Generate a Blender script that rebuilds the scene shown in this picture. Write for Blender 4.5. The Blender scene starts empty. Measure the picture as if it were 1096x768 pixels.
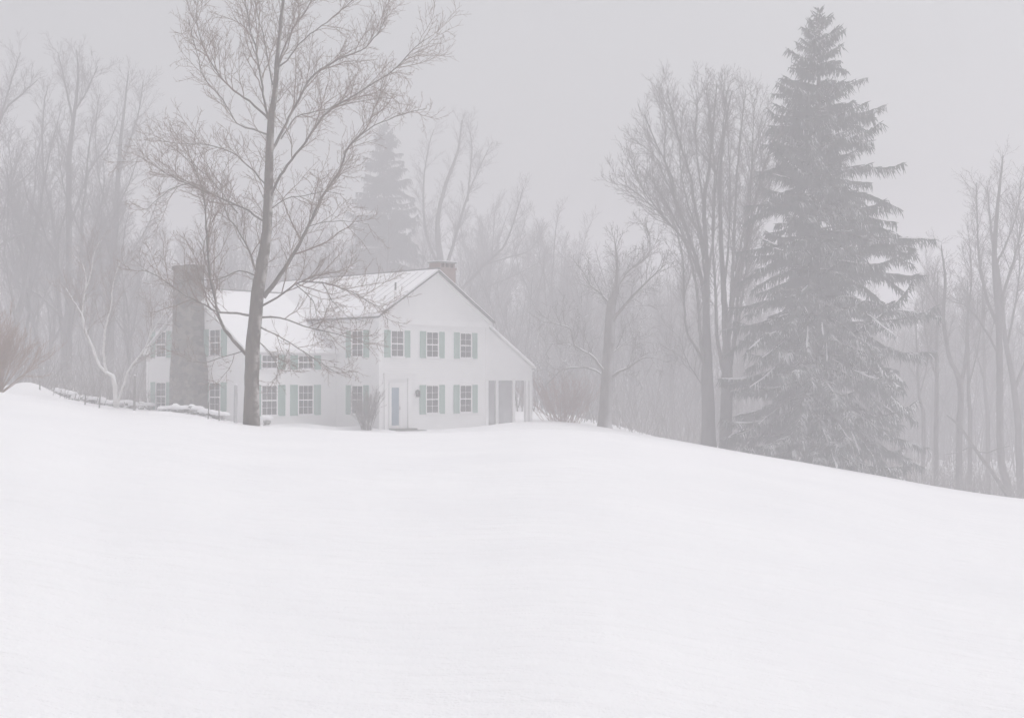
import bpy, math, random
from mathutils import Vector, Matrix

SC = bpy.context.scene
COL = SC.collection
F = 1400.0                      # focal length in photo pixels (1096 wide)
EYE = 1.6
HOR = 405.0                     # horizon row in the photo
rng = random.Random(7)

# ------------------------------------------------------------------ helpers
class MB:
    def __init__(self):
        self.v = []; self.f = []
    def face(self, pts):
        n = len(self.v); self.v.extend([tuple(p) for p in pts]); self.f.append(tuple(range(n, n + len(pts))))
    def box(self, x0, x1, y0, y1, z0, z1, M=None):
        n = len(self.v)
        c = [(x0,y0,z0),(x1,y0,z0),(x1,y1,z0),(x0,y1,z0),(x0,y0,z1),(x1,y0,z1),(x1,y1,z1),(x0,y1,z1)]
        if M is not None: c = [tuple(M @ Vector(p)) for p in c]
        self.v.extend(c)
        for q in ((0,3,2,1),(4,5,6,7),(0,1,5,4),(1,2,6,5),(2,3,7,6),(3,0,4,7)):
            self.f.append(tuple(n + i for i in q))
    def prism(self, poly, d):
        """closed prism: polygon (list of 3D points) swept by vector d"""
        n = len(self.v); k = len(poly); d = Vector(d)
        self.v.extend([tuple(p) for p in poly]); self.v.extend([tuple(Vector(p) + d) for p in poly])
        self.f.append(tuple(n + i for i in range(k))[::-1]); self.f.append(tuple(n + k + i for i in range(k)))
        for i in range(k):
            j = (i + 1) % k
            self.f.append((n + i, n + j, n + k + j, n + k + i))
    def tube(self, pts, rad, sides=4, cap=False):
        m = len(pts)
        if m < 2: return
        n = len(self.v)
        t0 = pts[1] - pts[0]
        if t0.length < 1e-9: return
        ref = Vector((0.31, 0.93, 0.2))
        if abs(t0.normalized().dot(ref.normalized())) > 0.95: ref = Vector((1, 0, 0))
        for i in range(m):
            if i == 0: t = pts[1] - pts[0]
            elif i == m - 1: t = pts[i] - pts[i-1]
            else: t = pts[i+1] - pts[i-1]
            if t.length < 1e-9: t = t0
            t = t.normalized()
            a = t.cross(ref)
            if a.length < 1e-4: a = t.orthogonal()
            a.normalize(); b = t.cross(a)
            r = rad[i]; p = pts[i]
            for s in range(sides):
                an = 2 * math.pi * s / sides
                q = p + a * (r * math.cos(an)) + b * (r * math.sin(an))
                self.v.append((q.x, q.y, q.z))
        for i in range(m - 1):
            for s in range(sides):
                s2 = (s + 1) % sides
                self.f.append((n + i*sides + s, n + i*sides + s2, n + (i+1)*sides + s2, n + (i+1)*sides + s))
        if cap:
            self.f.append(tuple(n + (m-1)*sides + s for s in range(sides)))
            self.f.append(tuple(n + s for s in range(sides))[::-1])
    def build(self, name, mat, parent=None, smooth=False):
        me = bpy.data.meshes.new(name)
        me.from_pydata(self.v, [], self.f)
        me.materials.append(mat)
        if smooth: me.polygons.foreach_set('use_smooth', [True] * len(me.polygons))
        me.update()
        o = bpy.data.objects.new(name, me); COL.objects.link(o)
        if parent is not None: o.parent = parent
        return o

def tag(o, label=None, cat=None, group=None, kind=None):
    if label: o['label'] = label
    if cat: o['category'] = cat
    if group: o['group'] = group
    if kind: o['kind'] = kind
    return o

def empty(name, loc=(0,0,0), rz=0.0, label=None, cat=None, group=None):
    o = bpy.data.objects.new(name, None); COL.objects.link(o)
    o.empty_display_size = 0.5
    o.location = loc; o.rotation_euler = (0, 0, rz)
    return tag(o, label, cat, group)

def dup(root, loc, rz, scale, label, group):
    r = root.copy(); COL.objects.link(r)
    r.location = loc; r.rotation_euler = (0, 0, rz); r.scale = scale
    r['label'] = label; r['group'] = group
    for ch in list(root.children):
        c = ch.copy(); COL.objects.link(c); c.parent = r
    return r

def at(px, py, Y):
    return Vector(((px - 548.0) / F * Y, Y, EYE + (HOR - py) / F * Y))

# ------------------------------------------------------------------ materials
def new_mat(name):
    m = bpy.data.materials.new(name); m.use_nodes = True
    nt = m.node_tree; b = nt.nodes['Principled BSDF']
    return m, nt, b

def ramp(nt, fac, c0, c1, p0=0.3, p1=0.7):
    r = nt.nodes.new('ShaderNodeValToRGB')
    r.color_ramp.elements[0].position = p0; r.color_ramp.elements[0].color = (*c0, 1)
    r.color_ramp.elements[1].position = p1; r.color_ramp.elements[1].color = (*c1, 1)
    nt.links.new(fac, r.inputs['Fac'])
    return r.outputs['Color']

def noise(nt, scale, detail=4, vec=None, rough=0.55):
    n = nt.nodes.new('ShaderNodeTexNoise'); n.inputs['Scale'].default_value = scale
    n.inputs['Detail'].default_value = detail; n.inputs['Roughness'].default_value = rough
    if vec is None:
        tc = nt.nodes.new('ShaderNodeTexCoord'); vec = tc.outputs['Object']
    nt.links.new(vec, n.inputs['Vector'])
    return n.outputs['Fac']

def mapped(nt, s):
    tc = nt.nodes.new('ShaderNodeTexCoord'); mp = nt.nodes.new('ShaderNodeMapping')
    mp.inputs['Scale'].default_value = s
    nt.links.new(tc.outputs['Object'], mp.inputs['Vector'])
    return mp.outputs['Vector']

def bump(nt, b, h, strength, dist=0.02):
    bp = nt.nodes.new('ShaderNodeBump'); bp.inputs['Strength'].default_value = strength
    bp.inputs['Distance'].default_value = dist
    nt.links.new(h, bp.inputs['Height']); nt.links.new(bp.outputs['Normal'], b.inputs['Normal'])

SNOW = (0.90, 0.905, 0.915)

def simple(name, c0, c1, scale=3.0, rough=0.8, bmp=0.0, vec=None, bd=0.02, p0=0.3, p1=0.7):
    m, nt, b = new_mat(name)
    f = noise(nt, scale, 5, mapped(nt, vec) if vec else None)
    nt.links.new(ramp(nt, f, c0, c1, p0, p1), b.inputs['Base Color'])
    b.inputs['Roughness'].default_value = rough
    if bmp: bump(nt, b, f, bmp, bd)
    return m

def snowy(name, c0, c1, lo, hi, scale=3.0, patch=0.5, snowcol=SNOW, vec=None, wind=(0, 0, 1), pscale=0.9):
    """bark or needles with snow lying on whatever faces up (lo..hi: facing at which it settles)"""
    m, nt, b = new_mat(name)
    f = noise(nt, scale, 5, mapped(nt, vec) if vec else None)
    col = ramp(nt, f, c0, c1)
    g = nt.nodes.new('ShaderNodeNewGeometry'); sx = nt.nodes.new('ShaderNodeSeparateXYZ')
    nt.links.new(g.outputs['Normal'], sx.inputs['Vector'])
    dp = nt.nodes.new('ShaderNodeVectorMath'); dp.operation = 'DOT_PRODUCT'
    nt.links.new(g.outputs['Normal'], dp.inputs[0]); dp.inputs[1].default_value = Vector(wind).normalized()
    mr = nt.nodes.new('ShaderNodeMapRange'); mr.interpolation_type = 'SMOOTHSTEP'
    mr.inputs['From Min'].default_value = lo; mr.inputs['From Max'].default_value = hi
    nt.links.new(dp.outputs['Value'], mr.inputs['Value'])
    n2 = noise(nt, pscale, 4)
    m2 = nt.nodes.new('ShaderNodeMapRange'); m2.interpolation_type = 'SMOOTHSTEP'
    m2.inputs['From Min'].default_value = patch - 0.08; m2.inputs['From Max'].default_value = patch + 0.12
    nt.links.new(n2, m2.inputs['Value'])
    mu = nt.nodes.new('ShaderNodeMath'); mu.operation = 'MULTIPLY'
    nt.links.new(mr.outputs['Result'], mu.inputs[0]); nt.links.new(m2.outputs['Result'], mu.inputs[1])
    mx = nt.nodes.new('ShaderNodeMix'); mx.data_type = 'RGBA'
    nt.links.new(mu.outputs[0], mx.inputs['Factor']); nt.links.new(col, mx.inputs['A'])
    mx.inputs['B'].default_value = (*snowcol, 1)
    nt.links.new(mx.outputs['Result'], b.inputs['Base Color'])
    b.inputs['Roughness'].default_value = 0.9
    b.inputs['Specular IOR Level'].default_value = 0.15
    return m

def snow_mat(name='snow'):
    m, nt, b = new_mat(name)
    f1 = noise(nt, 0.35, 4); f2 = noise(nt, 2.2, 5, mapped(nt, (0.6, 1.6, 1.0))); f3 = noise(nt, 38, 3)
    nt.links.new(ramp(nt, f1, (0.800, 0.796, 0.816), (0.835, 0.830, 0.846)), b.inputs['Base Color'])
    b.inputs['Roughness'].default_value = 0.85
    b.inputs['Specular IOR Level'].default_value = 0.2
    a = nt.nodes.new('ShaderNodeMath'); a.operation = 'MULTIPLY_ADD'
    nt.links.new(f3, a.inputs[0]); a.inputs[1].default_value = 0.14; nt.links.new(f2, a.inputs[2])
    bump(nt, b, a.outputs[0], 0.9, 0.08)
    return m

def siding_mat():
    m, nt, b = new_mat('white_clapboard')
    tc = nt.nodes.new('ShaderNodeTexCoord'); sx = nt.nodes.new('ShaderNodeSeparateXYZ')
    nt.links.new(tc.outputs['Object'], sx.inputs['Vector'])
    d = nt.nodes.new('ShaderNodeMath'); d.operation = 'MULTIPLY'; d.inputs[1].default_value = 1 / 0.115
    nt.links.new(sx.outputs['Z'], d.inputs[0])
    fr = nt.nodes.new('ShaderNodeMath'); fr.operation = 'FRACT'; nt.links.new(d.outputs[0], fr.inputs[0])
    inv = nt.nodes.new('ShaderNodeMath'); inv.operation = 'SUBTRACT'; inv.inputs[0].default_value = 1
    nt.links.new(fr.outputs[0], inv.inputs[1])
    bump(nt, b, inv.outputs[0], 0.8, 0.018)
    f = noise(nt, 1.4, 5, mapped(nt, (1, 1, 0.35)))
    nt.links.new(ramp(nt, f, (0.795, 0.79, 0.785), (0.83, 0.826, 0.82)), b.inputs['Base Color'])
    b.inputs['Roughness'].default_value = 0.65
    return m

def stone_mat(name, c0, c1, c2, scale):
    m, nt, b = new_mat(name)
    tc = nt.nodes.new('ShaderNodeTexCoord')
    v = nt.nodes.new('ShaderNodeTexVoronoi'); v.inputs['Scale'].default_value = scale
    mp = nt.nodes.new('ShaderNodeMapping'); mp.inputs['Scale'].default_value = (1, 1, 1.7)
    nt.links.new(tc.outputs['Object'], mp.inputs['Vector']); nt.links.new(mp.outputs['Vector'], v.inputs['Vector'])
    bw = nt.nodes.new('ShaderNodeRGBToBW'); nt.links.new(v.outputs['Color'], bw.inputs['Color'])
    col = ramp(nt, bw.outputs['Val'], c0, c1, 0.2, 0.8)
    v2 = nt.nodes.new('ShaderNodeTexVoronoi'); v2.feature = 'DISTANCE_TO_EDGE'; v2.inputs['Scale'].default_value = scale
    nt.links.new(mp.outputs['Vector'], v2.inputs['Vector'])
    mr = nt.nodes.new('ShaderNodeMapRange'); mr.inputs['From Max'].default_value = 0.07
    nt.links.new(v2.outputs['Distance'], mr.inputs['Value'])
    mx = nt.nodes.new('ShaderNodeMix'); mx.data_type = 'RGBA'
    nt.links.new(mr.outputs['Result'], mx.inputs['Factor']); mx.inputs['A'].default_value = (*c2, 1)
    nt.links.new(col, mx.inputs['B']); nt.links.new(mx.outputs['Result'], b.inputs['Base Color'])
    bump(nt, b, mr.outputs['Result'], 0.8, 0.04)
    b.inputs['Roughness'].default_value = 0.9
    return m

def brick_mat():
    m, nt, b = new_mat('red_brick')
    t = nt.nodes.new('ShaderNodeTexBrick'); t.inputs['Scale'].default_value = 4.5
    t.inputs['Color1'].default_value = (0.20, 0.115, 0.09, 1); t.inputs['Color2'].default_value = (0.26, 0.16, 0.13, 1)
    t.inputs['Mortar'].default_value = (0.34, 0.31, 0.29, 1)
    tc = nt.nodes.new('ShaderNodeTexCoord'); mp = nt.nodes.new('ShaderNodeMapping')
    mp.inputs['Rotation'].default_value = (math.radians(90), 0, 0)
    nt.links.new(tc.outputs['Object'], mp.inputs['Vector']); nt.links.new(mp.outputs['Vector'], t.inputs['Vector'])
    nt.links.new(t.outputs['Color'], b.inputs['Base Color']); b.inputs['Roughness'].default_value = 0.9
    return m

def glass_mat(name, c0, c1, rough=0.12):
    m, nt, b = new_mat(name)
    f = noise(nt, 1.1, 3)
    nt.links.new(ramp(nt, f, c0, c1), b.inputs['Base Color'])
    b.inputs['Roughness'].default_value = rough
    b.inputs['Specular IOR Level'].default_value = 0.4
    return m

def screen_mat():
    m, nt, b = new_mat('insect_screen')
    f = noise(nt, 2, 3)
    nt.links.new(ramp(nt, f, (0.34, 0.34, 0.35), (0.42, 0.42, 0.43)), b.inputs['Base Color'])
    b.inputs['Roughness'].default_value = 0.9; b.inputs['Alpha'].default_value = 0.55
    return m

M = {}
M['snow'] = snow_mat()
M['siding'] = siding_mat()
M['trim'] = simple('white_trim_paint', (0.81, 0.805, 0.80), (0.85, 0.846, 0.84), 2.5, 0.5)
M['shutter'] = simple('pale_green_shutter_paint', (0.26, 0.37, 0.32), (0.31, 0.425, 0.37), 4, 0.55, vec=(1, 1, 0.4))
M['glass'] = glass_mat('window_glass', (0.045, 0.045, 0.05), (0.12, 0.115, 0.115))
M['door_glass'] = glass_mat('storm_door_glass', (0.17, 0.24, 0.30), (0.24, 0.31, 0.36))
M['stone'] = stone_mat('fieldstone', (0.075, 0.066, 0.053), (0.215, 0.192, 0.160), (0.14, 0.13, 0.115), 2.6)
M['brick'] = brick_mat()
M['metal'] = simple('dark_roof_metal', (0.09, 0.085, 0.085), (0.14, 0.13, 0.125), 2, 0.5)
M['darkmetal'] = simple('black_iron', (0.03, 0.03, 0.032), (0.06, 0.058, 0.055), 6, 0.5)
M['slate'] = simple('grey_step_stone', (0.16, 0.155, 0.15), (0.25, 0.245, 0.235), 5, 0.85, 0.3)
M['screen'] = screen_mat()
M['bark'] = snowy('maple_bark', (0.060, 0.046, 0.033), (0.130, 0.103, 0.075), 0.5, 0.98, 9, 0.50, vec=(1, 1, 0.25), wind=(0.8, -0.25, 0.35), pscale=2.5, snowcol=(0.5, 0.48, 0.45))
M['twig'] = snowy('maple_twig', (0.125, 0.070, 0.046), (0.195, 0.120, 0.085), 0.7, 1.0, 4, 0.56)
M['bark_snow'] = snowy('old_tree_bark_with_snow', (0.12, 0.105, 0.096), (0.20, 0.178, 0.165), 0.25, 0.75, 8, 0.36, vec=(1, 1, 0.25), wind=(0.35, -0.25, 0.9), pscale=1.6)
M['twig_snow'] = snowy('twig_with_snow', (0.11, 0.095, 0.088), (0.17, 0.15, 0.14), 0.2, 0.8, 4, 0.42)
M['white_bark'] = snowy('birch_bark', (0.50, 0.485, 0.46), (0.72, 0.71, 0.69), 0.0, 0.6, 5, 0.3, vec=(1, 1, 2.0))
M['birch_twig'] = snowy('brown_birch_twig', (0.14, 0.095, 0.078), (0.23, 0.17, 0.145), 0.4, 0.9, 3, 0.46)
M['white_twig'] = snowy('frosted_twig', (0.34, 0.31, 0.295), (0.48, 0.45, 0.435), 0.1, 0.7, 4, 0.40)
M['wood_bark'] = snowy('forest_bark', (0.085, 0.077, 0.074), (0.14, 0.128, 0.122), 0.5, 0.95, 6, 0.5, vec=(1, 1, 0.3))
M['wood_twig'] = snowy('forest_twig', (0.11, 0.097, 0.094), (0.17, 0.15, 0.145), 0.55, 0.95, 4, 0.52)
M['needle'] = snowy('spruce_needles', (0.026, 0.034, 0.030), (0.060, 0.068, 0.060), 0.20, 0.75, 2.2, 0.53)
M['needle_snow'] = snowy('spruce_needles_snow_dusted', (0.026, 0.034, 0.030), (0.060, 0.068, 0.060), 0.1, 0.7, 2.2, 0.47, pscale=1.3)
M['bough'] = snowy('spruce_bough', (0.06, 0.055, 0.05), (0.10, 0.09, 0.08), 0.3, 0.85, 3, 0.52)
M['needle_far'] = snowy('far_evergreen_needles', (0.035, 0.040, 0.038), (0.070, 0.075, 0.070), 0.5, 0.95, 2.2, 0.60)
M['rust'] = snowy('rusty_twigs', (0.19, 0.112, 0.072), (0.30, 0.185, 0.125), 0.5, 0.95, 3, 0.5)
M['redbrush'] = snowy('reddish_brush', (0.19, 0.105, 0.085), (0.29, 0.175, 0.145), 0.5, 0.95, 3, 0.5)
M['brush'] = snowy('grey_brush', (0.12, 0.105, 0.098), (0.22, 0.195, 0.18), 0.3, 0.9, 3, 0.45)
M['greypost'] = simple('grey_painted_post', (0.33, 0.33, 0.335), (0.42, 0.42, 0.425), 5, 0.7)
M['rubble'] = snowy('wall_rubble', (0.17, 0.163, 0.155), (0.34, 0.325, 0.305), -0.1, 0.6, 5, 0.40, pscale=2.2)
M['post'] = simple('weathered_post', (0.11, 0.10, 0.09), (0.20, 0.185, 0.17), 8, 0.9, 0.3, vec=(1, 1, 0.2))

# ------------------------------------------------------------------ terrain
TAB = [(-700, 398), (-200, 408), (0, 419), (40, 424), (66, 429), (108, 438), (150, 441), (186, 443), (230, 449), (268, 455), (300, 456),
       (345, 459), (406, 462.5), (460, 463), (520, 462), (560, 459), (600, 458.5), (650, 462), (700, 469), (750, 477),
       (800, 486), (850, 494), (900, 503), (950, 512), (1000, 522), (1050, 530), (1096, 536), (1400, 568), (2200, 600)]
def table(px):
    if px <= TAB[0][0]: return TAB[0][1]
    for (a, ya), (b, yb) in zip(TAB, TAB[1:]):
        if px <= b: return ya + (yb - ya) * (px - a) / (b - a)
    return TAB[-1][1]
_cache = {}
def smooth_table(px):
    k = round(px / 4)
    if k not in _cache:
        s = w = 0
        for i in range(-6, 7):
            g = math.exp(-(i / 3.0) ** 2); s += g * table(k * 4 + i * 7); w += g
        _cache[k] = s / w
    return _cache[k]
def st(px):
    a = math.floor(px / 4) * 4; f = (px - a) / 4
    return smooth_table(a) * (1 - f) + smooth_table(a + 4) * f
from mathutils import noise as mnoise
YC = 62.0
def sstep(x, a, b):
    t = max(0, min(1, (x - a) / (b - a))); return t * t * (3 - 2 * t)
def gz(x, Y):
    """snow height at x (right), Y (away)"""
    if Y <= 0.5: base = 0.0; px = 548
    else:
        px = 548 + F * max(-1.0, min(1.2, x / Y))
        c = (HOR - st(px)) / F + EYE / YC
        base = c * min(Y, YC)
        if Y < YC: base += 1.44 * (1 - Y / YC) * sstep(Y, 4, 42)      # the field swells to a crest before the house
    d = max(0.0, Y - YC)
    if d > 0:
        right = sstep(px, 560, 860)
        rate = 0.004 + 0.17 * right
        cap = 1.0 + 5.2 * right
        drop = rate * d * d / (d + 9)
        drop = cap * (1 - math.exp(-drop / cap))
        base -= drop
        base += 2.5 * sstep(px, 900, 1010) * sstep(Y, 90, 112)      # the low ground climbs again beyond the dip
        base += 0.012 * max(0, Y - 130) * (1 - math.exp(-max(0, Y - 130) / 60.0))
    und = 0.05 * mnoise.noise((x * 0.22, Y * 0.16, 0.3)) + 0.10 * mnoise.noise((x * 0.06, Y * 0.05, 4.1))
    und *= sstep(math.hypot(x, Y), 2, 14)
    if Y > YC + 8: und += 0.5 * mnoise.noise((x * 0.05, Y * 0.05, 9.0)) * sstep(Y, YC + 8, YC + 40)
    b = at(31, 415, 67)
    m = 0.62 * math.exp(-(((x - b.x) / 1.3) ** 2 + ((Y - b.y) / 2.0) ** 2))
    # drift against the house front, porch and the tree foot
    for (qx, qY, sx, sY, h) in DRIFTS:
        m += h * math.exp(-(((x - qx) / sx) ** 2 + ((Y - qY) / sY) ** 2))
    return base + und + m
DRIFTS = []
for (px, py, Y, sx, sY, h) in ((562, 458, 68.6, 1.6, 1.2, 0.15), (536, 458, 67.6, 0.9, 0.8, 0.10), (392, 461, 64.5, 1.1, 0.8, 0.18),
                               (330, 455, 64.0, 1.4, 0.8, 0.14), (268, 455, 45.2, 0.9, 0.7, 0.07), (200, 440, 60.5, 2.2, 0.8, 0.16),
                               (95, 436, 64.5, 1.8, 0.9, 0.15)):
    q = at(px, py, Y); DRIFTS.append((q.x, q.y, sx, sY, h))

def make_ground():
    angs = []
    a = -180.0
    while a < 180.0:
        angs.append(a)
        aa = abs(a + 0.001)
        a += 0.18 if aa < 24 else (1.5 if aa < 40 else 8.0)
    radii = [0.7]
    while radii[-1] < 720:
        r = radii[-1]
        radii.append(r + max(0.25, min(r * 0.045, 1.1 if r < 85 else r * 0.035)))
    n = len(angs); v = [(0, 0, 0.0)]; f = []
    for r in radii:
        for a in angs:
            x = r * math.sin(math.radians(a)); y = r * math.cos(math.radians(a))
            v.append((x, y, gz(x, y)))
    for i in range(n): f.append((0, 1 + (i + 1) % n, 1 + i))
    for k in range(len(radii) - 1):
        o = 1 + k * n; p = o + n
        for i in range(n):
            j = (i + 1) % n
            f.append((o + i, o + j, p + j, p + i))
    m = MB(); m.v = v; m.f = f
    o = m.build('ground', M['snow'], smooth=True)
    tag(o, 'smooth untouched snow covering the field', kind='structure')
    return o
make_ground()

# ------------------------------------------------------------------ branches
def rnd_perp(d, r):
    a = d.orthogonal().normalized(); b = d.cross(a)
    t = r.uniform(0, 2 * math.pi)
    return a * math.cos(t) + b * math.sin(t)

def resample(pts, rad, step, r, wig=0.0):
    """Catmull-Rom smoothing of a polyline"""
    out = []; ro = []
    n = len(pts)
    for i in range(n - 1):
        p0 = pts[max(0, i-1)]; p1 = pts[i]; p2 = pts[i+1]; p3 = pts[min(n-1, i+2)]
        k = max(1, int((p2 - p1).length / step))
        for j in range(k):
            t = j / k; t2 = t*t; t3 = t2*t
            q = 0.5 * ((2*p1) + (p2 - p0)*t + (2*p0 - 5*p1 + 4*p2 - p3)*t2 + (3*p1 - p0 - 3*p2 + p3)*t3)
            if out and wig: q = q + Vector((r.gauss(0, wig), r.gauss(0, wig), r.gauss(0, wig)))
            out.append(q); ro.append(rad[i] * (1-t) + rad[i+1] * t)
    out.append(pts[-1]); ro.append(rad[-1])
    return out, ro

def grow(start, d, L, r0, r1, r, seg, wander, trop):
    n = max(2, int(L / seg)); pts = [start.copy()]; rad = [r0]; d = d.normalized()
    for i in range(n):
        d = (d + Vector((r.gauss(0, wander), r.gauss(0, wander), r.gauss(0, wander) + trop))).normalized()
        pts.append(pts[-1] + d * (L / n)); rad.append(r0 + (r1 - r0) * (i + 1) / n)
    return pts, rad

def ramify(mb, pts, rad, lvl, cfg, r, mbs=None):
    """side branches along a limb; cfg[lvl] = dict(sp, f0, len, taper, ang, trop, wander, k, sides, minr)"""
    c = cfg[lvl]
    cum = [0.0]
    for a, b in zip(pts, pts[1:]): cum.append(cum[-1] + (b - a).length)
    L = cum[-1]
    s = c['f0'] * L + r.uniform(0, c['sp'])
    i = 0
    while s < L:
        while i < len(cum) - 2 and cum[i+1] < s: i += 1
        seglen = max(1e-6, cum[i+1] - cum[i]); t = (s - cum[i]) / seglen
        p = pts[i].lerp(pts[i+1], t); rr = rad[i] * (1-t) + rad[i+1] * t
        ax = (pts[i+1] - pts[i]).normalized()
        ang = math.radians(r.uniform(*c['ang']))
        pr = rnd_perp(ax, r)
        if c.get('up'): pr = (pr + Vector((0, 0, c['up']))).normalized()
        d = (ax * math.cos(ang) + pr * math.sin(ang)).normalized()
        ln = r.uniform(*c['len']) * (1 - c['taper'] * s / L)
        r0 = max(c['minr'], min(rr * 0.75, c['k'] * ln)); r1 = c['minr'] * 0.55
        if ln > 0.04:
            q, qr = grow(p, d, ln, r0, max(r1, r0 * 0.25), r, c['seg'], c['wander'], c['trop'])
            mb.tube(q, qr, c['sides'])
            if lvl + 1 < len(cfg): ramify(mb, q, qr, lvl + 1, cfg, r)
        s += c['sp'] * r.uniform(0.5, 1.5)

def cfg3(l0, l1, l2, sp0, sp1, sp2, minr=0.006, trop=(0.05, 0.04, 0.03), f0=0.18, ang0=(30, 60)):
    return [dict(sp=sp0, f0=f0, len=l0, taper=0.45, ang=ang0, trop=trop[0], wander=0.10, k=0.011, sides=4, minr=minr*1.5, seg=0.28, up=0.25),
            dict(sp=sp1, f0=0.15, len=l1, taper=0.5, ang=(28, 60), trop=trop[1], wander=0.13, k=0.011, sides=3, minr=minr*1.15, seg=0.2, up=0.2),
            dict(sp=sp2, f0=0.12, len=l2, taper=0.5, ang=(25, 60), trop=trop[2], wander=0.15, k=0.011, sides=3, minr=minr, seg=0.14, up=0.15)]

def traced_tree(name, label, cat, Y, trunk, limbs, cfg, bark, twig, seed, group=None, limb_parts=True, ramify_trunk=None, sink=0.25, flare=1.0, sides=10, crownname='crown', limbcfg=None, wk=1.0, thin=False):
    """trunk: (px, py, width px); limbs: (list of (px,py), start width px, end width px, depth lean)"""
    r = random.Random(seed)
    base = at(trunk[0][0], trunk[0][1], Y)
    base.z = gz(base.x, base.y)
    root = empty(name, base, 0, label, cat, group)
    sc = Y / F
    tp = [at(a, b, Y) - base for a, b, w in trunk]
    tp[0].z = -sink
    tr = [w * sc / 2 for a, b, w in trunk]
    p, q = resample(tp, tr, 0.35, r, 0.008)
    if flare > 1:
        for i in range(min(4, len(q))):
            q[i] *= 1 + (flare - 1) * (1 - i / 4.0) ** 2
    mb = MB(); mb.tube(p, q, sides, cap=True)
    mb.build('trunk', bark, root, True)
    tw = MB()
    if ramify_trunk: ramify(tw, p, q, 0, ramify_trunk, r)
    shared = None if limb_parts else MB()
    for (pl, w0, w1, dep) in limbs:
        s0 = at(*pl[0], Y) - base
        pts = []; acc = 0.0; prev = s0
        for (a, b) in pl:
            w = at(a, b, Y) - base
            acc += (w - prev).length; prev = w
            ww = w.copy()
            ww.y += dep * acc
            # keep it in the same sight line while it leans away or towards us
            eye = Vector((0, 0, EYE)) - base
            k = (Y + dep * acc) / Y
            ww = eye + (w - eye) * k
            pts.append(ww)
        n = len(pts)
        rad = [wk * (w0 + (w1 - w0) * (i / (n - 1)) ** 0.8) * sc / 2 for i in range(n)]
        pp, rr = resample(pts, rad, 0.22, r, 0.012)
        lm = MB() if limb_parts else shared
        lm.tube(pp, rr, 6 if w0 > 3 else 5)
        if limb_parts: lm.build('limb', bark, root, True)
        cc = limbcfg or cfg
        if w0 < 3.5 and thin: cc = [dict(cc[0], sp=cc[0]['sp'] * 1.45, len=(cc[0]['len'][0] * 0.8, cc[0]['len'][1] * 0.72))] + cc[1:]
        ramify(tw, pp, rr, 0, cc, r)
    if shared is not None and shared.v: shared.build('limbs', bark, root, True)
    tw.build(crownname, twig, root, False)
    return root

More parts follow.
